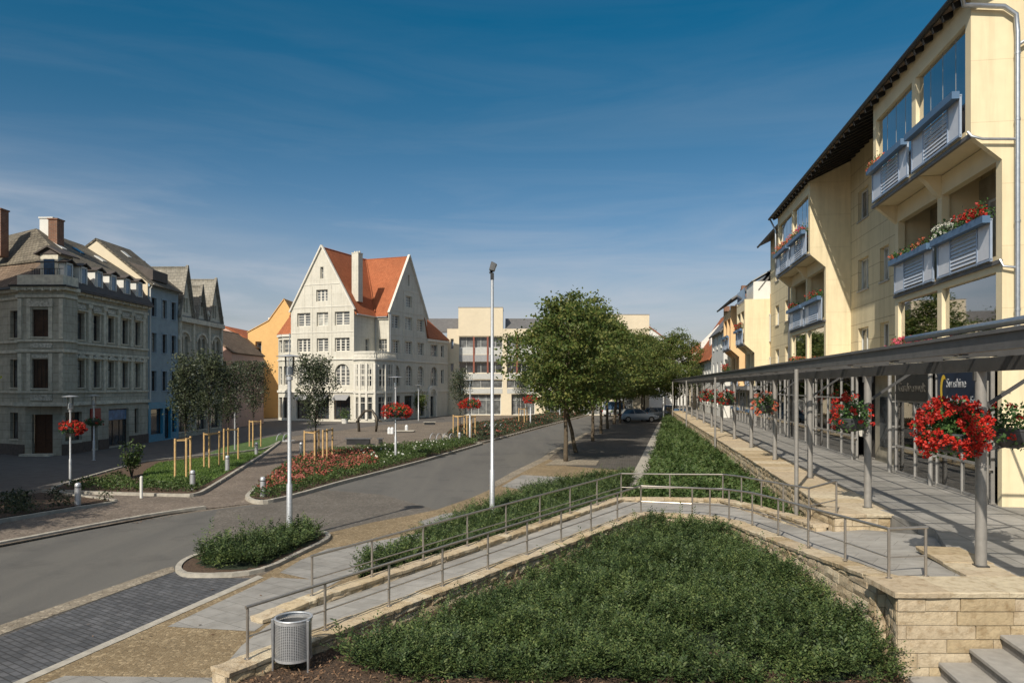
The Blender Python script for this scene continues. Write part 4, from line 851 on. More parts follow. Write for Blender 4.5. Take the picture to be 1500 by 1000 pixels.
# bay (oriel)
ox0, ox1, oy = -27.95, -25.4, 41.2
orl = MB(); orl.box(ox0 + .02, ox1 - .02, oy + .35, 42.3, 2.9, 9.3); wall(orl, (ox0, oy), (1, 0), ox1 - ox0, 2.86, 9.3, [(.8, 1.9, 3.77, 5.36), (.8, 1.9, 6.6, 8.1)], .12)
wall(orl, (ox1, oy), UL, 1.3, 2.86, 9.3, [], .1); wall(orl, (ox0, 42.4), (0, -1), 1.2, 2.86, 9.3, [], .1); oro = orl.build('bay', 'stone_grey', L1_)
for z0, z1 in ((3.77, 5.36), (6.6, 8.1)):
    window(L1_, (ox0, oy), (1, 0), (.8, 1.9, z0, z1), .12, 'frame_dark', 'pane_brown', 5 if z0 < 5 else 2, () if z0 < 5 else (.6,), .05, .03, sill='stone_trim')
tr = MB()
for a, b, o in ((2.78, 2.98, .14), (3.5, 3.6, .08), (5.75, 5.9, .10), (6.32, 6.44, .10), (8.75, 8.9, .08), (9.15, 9.34, .24)):
    band(tr, (xs, y0 + .5), UL, 0, y1 - y0 - .5, a, b, o); band(tr, (pl.x, pl.y), (us.x, us.y), 0, 8.9, a, b, o)
    band(tr, (ox0, oy), (1, 0), -o, ox1 - ox0 + o, a + .01, b + .01, o); band(tr, (ox1, oy), UL, .002, 1.2, a + .01, b + .01, o)
for i in range(7):
    c = (wins[i - 1] + wins[i]) / 2 if 0 < i < 6 else (wins[0] - .75 if i == 0 else wins[5] + .75)
    band(tr, (xs, 0), UL, c - .15, c + .15, 3.62, 5.73, .11); band(tr, (xs, 0), UL, c - .15, c + .15, 6.46, 8.73, .11); band(tr, (xs, 0), UL, c - .2, c + .2, 8.5, 8.72, .17); band(tr, (xs, 0), UL, c - .2, c + .2, 5.5, 5.72, .17)
for c in wins:
    for z0, z1 in ((3.8, 5.4), (6.6, 8.15)):
        band(tr, (xs, 0), UL, c - .46, c - .36, z0 - .05, z1 + .1, .05); band(tr, (xs, 0), UL, c + .36, c + .46, z0 - .05, z1 + .1, .05); band(tr, (xs, 0), UL, c - .52, c + .52, z1 + .1, z1 + .18, .2)
for x in (ox0 + .12, ox0 + .62, ox1 - .72, ox1 - .14):
    for z0, z1 in ((3.62, 5.7), (6.5, 8.7)): band(tr, (x, oy), (1, 0), -.09, .12, z0, z1, .06)
tr.build('cornice', 'stone_trim', L1_)
cv = MB()
for c in wins:
    cv.prism([(xs, c - .42), (xs + .09, c - .42), (xs + .09, c + .42), (xs, c + .42)], 8.38, 8.62)
    cv.add([(xs + .13, c - .5, 5.58), (xs + .13, c + .5, 5.58), (xs + .13, c, 5.8), (xs, c - .5, 5.58), (xs, c + .5, 5.58), (xs, c, 5.8)], [(0, 1, 2), (0, 2, 5, 3), (1, 4, 5, 2), (0, 3, 4, 1)])
band(cv, (ox0, oy), (1, 0), .75, 1.95, 3.1, 3.42, .07); band(cv, (ox0, oy), (1, 0), .75, 1.95, 5.98, 6.25, .07); band(cv, (ox0, oy), (1, 0), .6, 2.0, 8.25, 8.55, .1); band(cv, (ox0, oy), (1, 0), .85, 1.75, 5.42, 5.6, .09)
cv.build('carved_relief', 'carving', L1_)
plh = MB(); band(plh, (xs, y0), UL, 0, .3, 0, .62, .06)
for a, b in ((44.0, 44.85), (45.65, 46.75), (49.25, y1)): band(plh, (xs, 0), UL, a, b, 0, .62, .06)
band(plh, (xs, 0), UL, 42.3, 43.99, 0, .6, .06); band(plh, (pl.x, pl.y), (us.x, us.y), 0, 8.95, 0, .62, .06); plh.build('plinth', 'plinth_brown', L1_)
sg3 = MB(); sg3.box(xs + .02, xs + .10, 44.75, 45.75, 1.55, 2.55); sg3.build('shop_sign', 'sign_red', L1_)
po = MB(); po.box(xs - .14, xs - .12, 46.9, 49.1, 1.75, 2.38); po.build('shop_poster', 'poster', L1_)
# mansard: eaves at x=-25.6, knee x=-26.8 z 11.15, ridge x=-30.5 z 13.6
def LL(u_, d): return pl + us * u_
fl = Vector((us.y, -us.x, 0)); 
e0 = cs - us * 9 + fl * .35; e1_ = Vector((-28.2, 41.35, 0)); e2 = Vector((-25.55, 41.5, 0)); e3 = Vector((-25.6, y1, 0))
k0 = cs - us * 9 - fl * 1.0; k1 = Vector((-27.7, 43.2, 0)); k3 = Vector((-26.85, y1, 0)); k1b = Vector((-26.9, 43.2, 0))
r0 = Vector((-34.5, 49.0, 0)); r1_ = Vector((-30.2, 46.2, 0)); r3 = Vector((-30.5, y1, 0)); Z = Vector((0, 0, 1))
m1 = MB(); m1.slab([e2 + Z * 9.42, e3 + Z * 9.42, k3 + Z * 11.15, k1b + Z * 11.15], .12); m1.slab([e1_ + Z * 9.43, e2 + Z * 9.43, k1b + Z * 11.14, k1 + Z * 11.14], .12); ro = m1.build('mansard_slope', 'roof_dark', L1_)
m2 = MB(); m2.slab([e0 + Z * 9.42, e1_ + Z * 9.42, k1 + Z * 11.15, k0 + Z * 11.15], .12); m2.build('mansard_slope', 'tiles_brown', L1_)
m3 = MB(); m3.slab([k1b + Z * 11.2 + Vector((.15, 0, 0)), k3 + Z * 11.2 + Vector((.15, 0, 0)), r3 + Z * 13.6, r1_ + Z * 13.6], .12); m3.slab([k0 + Z * 11.2 + fl * .15, k1 + Z * 11.2 + fl * .15, k1b + Z * 11.2 + Vector((.15, 0, 0)), r1_ + Z * 13.6], .12)
m3.slab([k0 + Z * 11.2 + fl * .15, r1_ + Z * 13.6, r0 + Z * 13.6], .12); m3.slab([r1_ + Z * 13.6, r3 + Z * 13.6, Vector((-36, y1, 10)), Vector((-38, 49, 10))], .12); rfl = m3.build('roof', 'tiles_grey', L1_)
em = MB(); em.box(xs - .25, xs + .45, 42.0, y1 - .003, 9.30, 9.40); em.box(ox0 - .3, ox1 + .35, oy - .35, 42.0, 9.33, 9.42); em.prism([(e0.x, e0.y), (e1_.x, e1_.y), (e1_.x, e1_.y + .6), (e0.x + .3, e0.y + .6)], 9.3, 9.41); em.build('eaves', 'dark_metal', L1_)
bk = MB(); wy = 42.3
while wy < y1 - .2: bk.box(xs, xs + .3, wy - .05, wy + .05, 9.1, 9.29); wy += .82
for x in (ox0 + .15, ox0 + .6, ox0 + 1.0, ox1 - 1.0, ox1 - .55, ox1 - .15): bk.box(x - .05, x + .05, oy - .28, oy, 9.1, 9.32)
bk.build('eaves_bracket', 'stone_trim', L1_)
sw = MB(); sw.box(-37, -26.85, y1 - .2, y1 - .02, 0, 9.3); sw.build('party_wall', 'stone_trim', L1_)
def dormer(root, c, zb, w=.85, h=1.1, x=-25.9, deep=1.1, big=False):
    d = MB(); d.box(x - deep, x, c - w / 2, c + w / 2, zb, zb + h); o = d.build('dormer', 'stucco_white', root)
    g = MB(); g.box(x - .02, x + .02, c - w * .26, c + w * .26, zb + .15, zb + h - .12); g.build('pane', 'pane_blue', o)
    fr = MB(); fr.box(x, x + .05, c - w * .26 - .1, c - w * .26, zb + .1, zb + h - .05); fr.box(x, x + .05, c + w * .26, c + w * .26 + .1, zb + .1, zb + h - .05); fr.box(x, x + .06, c - w * .36, c + w * .36, zb + h - .10, zb + h); fr.build('frame', 'frame_white', o)
    r = MB(); r.slab([(x + .18, c - w / 2 - .12, zb + h), (x + .18, c, zb + h + .24), (x - deep - .5, c, zb + h + .24), (x - deep - .5, c - w / 2 - .12, zb + h)], .06); r.slab([(x + .18, c, zb + h + .24), (x + .18, c + w / 2 + .12, zb + h), (x - deep - .5, c + w / 2 + .12, zb + h), (x - deep - .5, c, zb + h + .24)], .06); r.build('dormer_roof', 'roof_dark', o)
for p in (91, 113, 136.5, 157.5, 178.5, 197): dormer(L1_, yl(p), 9.75)
# corner dormer and parapet
cd = MB(); cd.box(-27.2, -26.2, 42.0, 43.4, 9.5, 11.3); cdo = cd.build('corner_dormer', 'stone_trim', L1_); g = MB(); g.box(-27.0, -26.4, 41.97, 41.99, 10.1, 11.0); g.build('pane', 'pane_blue', cdo)
g = MB(); g.slab([(-27.5, 41.8, 11.3), (-26.7, 41.8, 11.75), (-26.7, 43.6, 11.75), (-27.5, 43.6, 11.3)], .08); g.slab([(-26.7, 41.8, 11.75), (-25.9, 41.8, 11.3), (-25.9, 43.6, 11.3), (-26.7, 43.6, 11.75)], .08); g.add([(-27.3, 41.95, 11.28), (-26.1, 41.95, 11.28), (-26.7, 41.95, 11.66)], [(0, 1, 2)]); g.build('dormer_roof', 'roof_dark', cdo)
pp = MB(); pp.box(ox0 + .0, ox1 + .0, oy - .05, oy + .08, 9.44, 10.0); pp.box(ox1 - .1, ox1 + .0, oy + .08, 42.6, 9.44, 10.0); pp.box(ox0, ox0 + .1, oy + .08, 42.0, 9.44, 10.0); pp.build('parapet', 'stone_trim', L1_)
pr = MB()
for i in range(12): x = ox0 + .8 + i * .14; pr.box(x - .01, x + .01, oy, oy + .02, 10.0, 10.35)
pr.box(ox0 + .7, ox1, oy, oy + .02, 10.33, 10.36); pr.build('parapet_railing', 'dark_metal', L1_)
for (X_, Y_, z0, z1, w_, m_) in ((-31.5, 44.7, 11.6, 14.35, .8, 'brick_red'), (-29.8, 46.9, 12.9, 14.3, .8, 'stucco_white'), (-29.0, 46.3, 12.2, 14.1, .55, 'brick_red')):
    c = MB(); c.box(X_ - w_ / 2, X_ + w_ / 2, Y_ - .35, Y_ + .35, z0, z1); c.box(X_ - w_ / 2 - .05, X_ + w_ / 2 + .05, Y_ - .4, Y_ + .4, z1, z1 + .08); c.build('chimney', m_, rfl)
def skylight(root, x, y, z, sl_, w=.5, l=.7, mat='pane_blue'):
    c = MB(); a = Vector((-math.cos(sl_), 0, math.sin(sl_))); p = Vector((x, y, z)); n_ = Vector((math.sin(sl_), 0, math.cos(sl_))) * .07
    c.slab([p + n_, p + n_ + Vector((0, w, 0)), p + n_ + Vector((0, w, 0)) + a * l, p + n_ + a * l], .1); c.build('skylight', mat, root)
for y_, x_ in ((45.9, -28.4), (48.2, -28.6), (50.2, -28.3)): skylight(rfl, x_, y_, 11.2 + (-26.7 - x_) * (2.4 / 3.8), math.atan(2.4 / 3.8), mat='frame_white' if x_ != -28.6 else 'pane_blue')
# blue house
L2_ = left_root('narrow blue plastered house with turquoise shopfront, between two grey stone houses', -26, 51.7); ya, yb = 51.7, 56.25
f = MB(); ops = []
for p in (220.5, 236.5, 250.0):
    for z0, z1 in ((3.55, 4.95), (6.25, 7.6), (8.75, 10.05)): ops.append((yl(p) - .36 - ya, yl(p) + .36 - ya, z0, z1))
sops = [(.35, 2.1, .5, 2.3), (2.35, 3.3, .1, 2.3), (3.5, 4.2, .5, 2.3)]
wall(f, (-26, ya), UL, yb - ya, 2.55, 11.05, ops, .14)
f.build('wall', 'stucco_blue', L2_)
f = MB(); wall(f, (-25.96, ya), UL, yb - ya, 0, 2.75, sops, .2); f.poly([(-25.96, ya, 2.75), (-25.96, yb, 2.75), (-26.2, yb, 2.75), (-26.2, ya, 2.75)]); f.build('shopfront', 'shop_blue', L2_)
for i, op in enumerate(ops): window(L2_, (-26, ya), UL, op, .14, 'frame_dark', 'pane_curtain' if i % 4 == 1 else 'pane_dark', 2, (.68,), .05, sill='blue_trim')
for op in sops: window(L2_, (-25.96, ya), UL, op, .2, 'frame_dark', 'pane_dark', 1, (.8,), .05, name='shop_window')
f = MB()
for op in ops:
    for a, b, c, d in ((op[0] - .1, op[0], op[2], op[3] + .1), (op[1], op[1] + .1, op[2], op[3] + .1), (op[0], op[1], op[3], op[3] + .1)): band(f, (-26, ya), UL, a, b, c, d, .03)
band(f, (-26, ya), UL, .02, yb - ya - .02, 10.75, 11.0, .12); f.build('window_surround', 'blue_trim', L2_)
f = MB(); gp = lambda y: f.add([(-26.02, y, 9), (-36, y, 9), (-36, y, 9.2), (-29.6, y, 14.0), (-26.02, y, 11.1)], [(0, 1, 2, 3, 4)]); gp(ya + .01); f.prism([(-37, ya + .02), (-26.02, ya + .02), (-26.02, ya + .05), (-37, ya + .05)], 0, 9.0); gp(yb - .01); f.build('gable_wall', 'stucco_cream', L2_)
r = MB(); k_ = (14.05 - 11.1) / 3.6; r.slab([(-25.6, ya - .06, 11.1 - .4 * k_ + .08), (-25.6, yb, 11.1 - .4 * k_ + .08), (-29.6, yb, 14.08), (-29.6, ya - .06, 14.08)], .12); r.slab([(-29.6, ya - .06, 14.08), (-29.6, yb, 14.08), (-36.4, yb, 9.1), (-36.4, ya - .06, 9.1)], .12); ro = r.build('roof', 'tiles_grey', L2_); skylight(ro, -28.4, 53.6, 11.1 + 2.4 * k_, math.atan(k_), mat='frame_white')
d = MB(); d.hexa([(-26.0, 52.4, 11.3), (-26.0, 54.6, 11.3), (-27.4, 54.6, 11.3), (-27.4, 52.4, 11.3)], [(-26.0, 52.4, 12.0), (-26.0, 54.6, 12.0), (-28.2, 54.6, 12.75), (-28.2, 52.4, 12.75)]); d.build('dormer', 'roof_dark', L2_)
d = MB(); d.tube([(-25.65, ya + .15, 10.95), (-25.9, ya + .15, 10.6), (-25.9, ya + .15, 2.8)], .05, 8); d.build('downpipe', 'frame_white', L2_)
# gabled stone house
L3_ = left_root('grey stone house with three steep gables and arched windows, behind the slim trees', -26, 56.25); ya, yb = 56.3, 64.4; W3 = yb - ya
f = MB(); ops = []
grp = [(57.2, 2), (60.3, 2), (63.1, 2)]
for c, n in grp:
    for dx in (-.42, .42): ops.append((c + dx - .27 - ya, c + dx + .27 - ya, 5.9, 7.7, True)); ops.append((c + dx - .27 - ya, c + dx + .27 - ya, 3.1, 4.7, False))
    ops.append((c - .9 - ya, c + .9 - ya, .4, 2.2, False))
wall(f, (-26, ya), UL, W3, 0, 9.1, ops, .2); f.build('wall', 'stone_grey', L3_)
for op in ops: window(L3_, (-26, ya), UL, op, .2, 'frame_white' if op[3] > 3 else 'frame_dark', 'pane_dark', 1 if op[3] > 3 else 2, (.6,), .05, sill='stone_trim')
f = MB()
for a, b, o in ((2.4, 2.7, .15), (5.2, 5.4, .12), (8.75, 9.1, .28)): band(f, (-26, ya), UL, .01, W3 - .01, a, b, o)
for y in (56.5, 58.8, 61.7, 64.2): band(f, (-26, 0), UL, y - .14, y + .14, 2.72, 8.74, .12)
for c, n in grp:
    N_ = 10
    for k in range(N_):
        t0, t1 = math.pi * k / N_, math.pi * (k + 1) / N_; q = lambda t, r_: (c - r_ * math.cos(t), 7.35 + r_ * .75 * math.sin(t))
        (y_a, z_a), (y_b, z_b), (y_c, z_c), (y_d, z_d) = q(t0, .85), q(t1, .85), q(t1, 1.05), q(t0, 1.05)
        f.hexa([(-26, y_a, z_a), (-26, y_b, z_b), (-26, y_c, z_c), (-26, y_d, z_d)], [(-25.88, y_a, z_a), (-25.88, y_b, z_b), (-25.88, y_c, z_c), (-25.88, y_d, z_d)])
f.build('cornice', 'stone_trim', L3_)
gws = []
for c, hw, za in ((57.45, 1.15, 12.9), (60.1, .8, 11.8), (62.8, 1.3, 12.7)):
    f = MB(); wall(f, (-25.98, c - hw), UL, 2 * hw, 9.1, za, [(hw - .4, hw - .05, 9.5, 10.6), (hw + .05, hw + .4, 9.5, 10.6)], .15, clip=[(-(za - 9.1), hw, hw * 9.1), ((za - 9.1), hw, hw * 9.1 + 2 * hw * (za - 9.1))])
    for q in ((hw - .4, hw - .05, 9.5, 10.6), (hw + .05, hw + .4, 9.5, 10.6)): window(L3_, (-25.98, c - hw), UL, q, .15, 'frame_white', 'pane_dark', 1, (.6,), .04)
    gws.append((c, hw, za)); f.build('gable', 'stone_trim', L3_)
r = MB()
for c, hw, za in gws:
    for sg_ in (-1, 1): r.slab([(-25.85, c, za + .12), (-25.85, c + sg_ * (hw + .1), 9.05), (-31.0, c + sg_ * (hw + .1), 9.05), (-31.0, c, za + .12)], .12)
r.slab([(-25.8, ya, 9.1), (-25.8, yb, 9.1), (-29.5, yb, 12.2), (-29.5, ya, 12.2)], .12); r.slab([(-29.5, ya, 12.2), (-29.5, yb, 12.2), (-35, yb, 8.6), (-35, ya, 8.6)], .1); ro = r.build('roof', 'slate_light', L3_)
c_ = MB()
for c, hw, za in gws:
    for sg_ in (-1, 1): c_.bar((-25.84, c, za + .2), (-25.84, c + sg_ * (hw + .12), 9.15), .18, .12)
c_.build('gable_coping', 'slate_light', L3_)
c_ = MB(); c_.box(-29.9, -29.3, 57.3, 57.9, 12, 13.5); c_.build('chimney', 'brick_red', ro)
c_ = MB()
for y in (56.45, 58.8, 61.5, 64.25): c_.lathe((-25.95, y, 9.1), [(.16, 0), (.16, .3), (.08, .4), (.17, .6), (.10, .8), (.02, .95)], 8)
c_.build('finial', 'stone_trim', L3_)
en = MB(); en.box(-36, -26.03, yb - .15, yb - .01, 0, 9.0); en.build('end_wall', 'stone_trim', L3_)
# off to the left: the next block of the row across the side street (its shade falls over the corner)
L0_ = left_root('grey block across the side street, left of the corner house', -27, 12); f = MB(); ops = [(a, a + 1, z0, z0 + 1.7) for a in np.arange(1, 21, 2.6) for z0 in (.9, 3.9, 7.0, 10.2, 13.2)]
wall(f, (-27.5, 11), UL, 24.5, 0, 15.8, ops, .15); wall(f, (-37.5, 11), (1, 0), 10, 0, 15.8, [], .1); wall(f, (-27.5, 35.5), (-1, 0), 10, 0, 15.8, [], .1); f.build('wall', 'stone_grey', L0_)
for op in ops: window(L0_, (-27.5, 11), UL, op, .15, 'frame_white', 'pane_dark', 2, (.68,), sill='stone_trim')
r = MB(); r.hexa([(-27.1, 10.7, 15.8), (-27.1, 35.8, 15.8), (-37.9, 35.8, 15.8), (-37.9, 10.7, 15.8)][::-1], [(-29, 12, 17.6), (-29, 34.6, 17.6), (-36, 34.6, 17.6), (-36, 12, 17.6)][::-1]); r.build('roof', 'tiles_grey', L0_)
# pink house and a brown-roofed one in the gap
def back_house(x0, x1, y, ze, za, mat, roofmat, label, depth=10, ops=(), apex=.5, pm='pane_dark'):
    R = empty('town_house', (x0, y, 0), 0, label, 'building', off=(x0, y, 0)); W = x1 - x0; ax = W * apex; f = MB()
    cl = [(-(za - ze), ax, ax * ze), ((za - ze), W - ax, (W - ax) * ze + W * (za - ze))]
    wall(f, (x0, y), (1, 0), W, 0, za, ops, .25, clip=cl); wall(f, (x1, y), (0, 1), depth, 0, ze, [], .1); wall(f, (x0, y + depth), (0, -1), depth, 0, ze, [], .1); f.build('wall', mat, R)
    for op in ops: window(R, (x0, y), (1, 0), op, .25, 'frame_white', pm, 2, (.65,))
    r = MB(); r.slab([(x0 - .2, y - .15, ze - .1), (x0 + ax, y - .15, za + .1), (x0 + ax, y + depth, za + .1), (x0 - .2, y + depth, ze - .1)], .14); r.slab([(x0 + ax, y - .15, za + .1), (x1 + .2, y - .15, ze - .1), (x1 + .2, y + depth, ze - .1), (x0 + ax, y + depth, za + .1)], .14); r.build('roof', roofmat, R); return R
back_house(-29.5, -25.9, 70, 7.1, 9.3, 'stucco_pink', 'tiles_brown', 'pink plastered house seen in the gap beyond the gabled stone house', 9, [(.8, 1.6, 4.6, 6.2), (2.3, 3.1, 4.6, 6.2)], .25)
back_house(-33.0, -31.0, 86, 8.6, 9.6, 'stone_grey', 'tiles_brown', 'small grey house with brown roof wedged in the gap beside the orange house', 9, [(.5, 1.3, 4.6, 6.2)], .4)
back_house(-39, -32.5, 96, 9.4, 11.4, 'stucco_pink', 'tiles_red', 'red roofed house far back in the gap on the left', 9, [(1, 2, 4.6, 6.2)], .4)
# orange house: kinked gable
RO = empty('town_house', (-31, 92, 0), 0, 'plain orange rendered house with steep gable, left of the white gabled building', 'building', off=(-31, 92, 0)); f = MB()
oz = lambda py: CAM + (HY - py) * 92 / F; oxp = lambda px: (px - CX) / F * 92
X0 = oxp(363); f2 = [(oxp(363), oz(487)), (oxp(393), oz(470)), (oxp(416), oz(438)), (oxp(452), oz(500))]
o1 = (oxp(374) - X0, oxp(383) - X0, oz(522), oz(500)); o2 = (oxp(374) - X0, oxp(383) - X0, oz(562), oz(538))
wall(f, (X0, 92), (1, 0), oxp(393) - X0, 0, 20, [o1, o2], .5, clip=[(-(f2[1][1] - f2[0][1]), f2[1][0] - f2[0][0], (f2[1][0] - f2[0][0]) * f2[0][1])])
f.poly([(f2[1][0], 92, 0), (f2[3][0], 92, 0), (f2[3][0], 92, f2[3][1]), (f2[2][0], 92, f2[2][1]), (f2[1][0], 92, f2[1][1])]); f.poly([(X0, 92, 0), (X0, 92, f2[0][1]), (X0, 104, f2[0][1]), (X0, 104, 0)]); f.build('wall', 'stucco_orange', RO)
for op in (o1, o2): window(RO, (X0, 92), (1, 0), op, .5, 'frame_white', 'pane_dark', 1, (), .2)
r = MB()
for i in range(3): a, b = f2[i], f2[i + 1]; r.slab([(a[0] - (.1 if i == 0 else 0), 91.9, a[1] + .08), (b[0], 91.9, b[1] + .08), (b[0], 104, b[1] + .08), (a[0] - (.1 if i == 0 else 0), 104, a[1] + .08)], .07)
r.build('roof', 'stucco_orange', RO); c_ = MB(); c_.box(oxp(389), oxp(393), 93, 93.6, oz(475), oz(464)); c_.build('chimney', 'stucco_white', RO)
# ================================================================ WHITE GABLED BUILDING (local x right along the front, y back)
WB = empty('gabled_building', (-17.1, 82, 0), math.atan2(-.363, .932), 'white building with two steep gables, red tiled roof and rounded corner pavilion on the square', 'building')
WL = 8.26; EA, AP = 12.2, 19.25
def gable_front(p0, u, W, gro, d=.22):
    f = MB(); ops = []; k = (AP - EA) / (W / 2)
    for g0, g1, n in gro:
        ops += [(g0, g1, 10.5, 12.0), (g0, g1, 7.65, 9.15), (g0, g1, 3.9, 6.3, True), (g0 - .1, g1 + .1, .25, 2.75)]
    m = W / 2; ops += [(m - .75, m + .75, 13.2, 14.5), (m - .2, m + .2, 15.7, 17.0)]
    wall(f, p0, u, W, 0, AP, ops, d, clip=[(-k, 1, EA), (k, 1, EA + k * W)]); f.build('gable_wall', 'render_cream', WB)
    for gi, (g0, g1, n) in enumerate(gro):
        window(WB, p0, u, (g0, g1, 10.5, 12.0), d, 'trim_cream', 'pane_curtain' if gi == 1 else 'pane_grey', max(2, n - 1), (.2, .4, .6, .8), .1, .22); window(WB, p0, u, (g0, g1, 7.65, 9.15), d, 'trim_cream', 'pane_grey' if gi == 1 else 'pane_dark', n, (.2, .4, .6, .8), .1, .2)
        window(WB, p0, u, (g0, g1, 3.9, 6.3), d, 'trim_cream', 'pane_grey', 3, (.42, .46, .15, .3, .6, .75), .1, .18); window(WB, p0, u, (g0 - .1, g1 + .1, .25, 2.75), d, 'frame_dark', 'pane_dark', 3, (.76,), .07, .05, name='shop_window')
    window(WB, p0, u, (m - .75, m + .75, 13.2, 14.5), d, 'trim_cream', 'pane_grey', 3, (.25, .5, .75), .08, .18); window(WB, p0, u, (m - .2, m + .2, 15.7, 17.0), d, 'trim_cream', 'pane_grey', 1, (.5,), .06)
    t = MB()
    for a, b, o in ((3.15, 3.4, .14), (6.75, 6.9, .12), (9.75, 9.83, .04), (12.55, 12.63, .04)): band(t, p0, u, .0 if a < 9 else .1, W if a < 9 else W - .1, a, b, o)
    for x in (W / 2 - 1.25, W / 2 + 1.25): band(t, p0, u, x - .03, x + .03, 6.95, 14.9, .05)
    band(t, p0, u, W * .22, W * .78, 15.05, 15.13, .04)
    U, Nn, P0 = Vector((u[0], u[1], 0)), nrm2(u), Vector((p0[0], p0[1], 0))
    for s_ in (0, 1):
        a = P0 + U * (-.12 if s_ == 0 else W + .12) + Vector((0, 0, EA - .05)) + Nn * .06; b = P0 + U * (W / 2) + Vector((0, 0, AP + .12)) + Nn * .06; t.bar(a, b, .28, .16)
    t.build('cornice', 'trim_cream', WB)
gable_front((-WL, 0), (1, 0), WL, [(.85, 2.6, 3), (3.45, 4.95, 2), (5.8, 7.7, 3)])
gable_front((1.75, 4.35), (0, 1), 9.2, [(.75, 2.45, 3), (3.7, 5.5, 3), (6.7, 8.4, 3)])
f = MB(); wall(f, (0, 0), (0, 1), 4.4, 0, EA, [(2.2, 3.1, 7.65, 9.15)], .2); wall(f, (0, 4.35), (1, 0), 1.8, 0, EA, [(.3, 1.5, 7.5, 9.2)], .2)
window(WB, (0, 0), (0, 1), (2.2, 3.1, 7.65, 9.15), .2, 'trim_cream', 'pane_grey', 2, (.5,)); window(WB, (0, 4.35), (1, 0), (.3, 1.5, 7.5, 9.2), .2, 'trim_cream', 'pane_grey', 3, (.33, .66))
wall(f, (-WL, 13.5), (0, -1), 13.5, 0, EA, [], .1); wall(f, (1.75, 13.55), (-1, 0), 10.75, 0, EA, [], .1); wall(f, (0, 13.5), (-1, 0), WL, 0, EA, [], .1)
# low wings
lw = [(-8.26, .25), (-9.6, .25), (-10.7, .9), (-11.35, 2.0), (-11.6, 3.4), (-11.6, 9)]
for i in range(len(lw) - 1):
    a, b = lw[i + 1], lw[i]; u_ = Vector((b[0] - a[0], b[1] - a[1], 0)); W_ = u_.length; u_.normalize(); mid = W_ / 2
    op = [(max(.12, mid - .6), min(W_ - .12, mid + .6), 7.65, 9.1), (max(.15, mid - .5), min(W_ - .15, mid + .5), 4.0, 6.1), (max(.1, mid - .7), min(W_ - .1, mid + .7), .3, 2.6)] if i < 4 else []
    wall(f, a, (u_.x, u_.y), W_, 0, 9.75, op, .2)
    for o in op: window(WB, a, (u_.x, u_.y), o, .2, 'trim_cream' if o[2] > 1 else 'frame_dark', 'pane_grey' if o[2] > 1 else 'pane_dark', 2, (.33, .66) if o[2] > 1 else (.76,), .06, .07)
wall(f, (1.75, 13.55), (0, 1), 5.8, 0, 9.9, [(1.0, 2.9, 7.6, 9.1), (1.0, 2.9, 3.9, 6.3, True), (.6, 1.9, .1, 2.6), (3.9, 4.7, 7.6, 9.1), (3.9, 4.7, 4.2, 6.0)], .2)
for o, m_, n_ in (((1.0, 2.9, 7.6, 9.1), 'trim_cream', 3), ((1.0, 2.9, 3.9, 6.3), 'trim_cream', 3), ((.6, 1.9, .1, 2.6), 'frame_dark', 1), ((3.9, 4.7, 7.6, 9.1), 'trim_cream', 1), ((3.9, 4.7, 4.2, 6.0), 'trim_cream', 1)): window(WB, (1.75, 13.55), (0, 1), o, .2, m_, 'pane_grey' if n_ > 1 else 'pane_dark', n_, (.45,), .07, .08, name='window' if m_ != 'frame_dark' else 'door')
wall(f, (1.75, 19.35), (-1, 0), 8, 0, 9.9, [], .1); f.build('wall', 'render_cream', WB)
t = MB()
for a, b, o in ((3.15, 3.4, .14), (6.75, 6.9, .12), (9.45, 9.75, .18)):
    for i in range(5): p, q = lw[i + 1], lw[i]; u_ = Vector((q[0] - p[0], q[1] - p[1], 0)); W_ = u_.length; u_.normalize(); band(t, p, (u_.x, u_.y), 0, W_, a, b, o)
    band(t, (1.75, 13.6), (0, 1), 0, 5.75, a, b, o)
for k in range(8):                      # arched portal on the right wing
    t0, t1 = math.pi * k / 8, math.pi * (k + 1) / 8; q = lambda tt, r_: (14.8 - r_ * math.cos(tt), 2.7 + r_ * math.sin(tt))
    A, B_, C_, D_ = q(t0, .8), q(t1, .8), q(t1, 1.25), q(t0, 1.25); t.hexa([(1.76, *A), (1.76, *B_), (1.76, *C_), (1.76, *D_)], [(2.05, *A), (2.05, *B_), (2.05, *C_), (2.05, *D_)])
band(t, (1.75, 0), (0, 1), 13.7, 14.0, 0, 2.7, .25); band(t, (1.75, 0), (0, 1), 15.6, 15.9, 0, 2.7, .25)
t.build('cornice', 'trim_cream', WB)
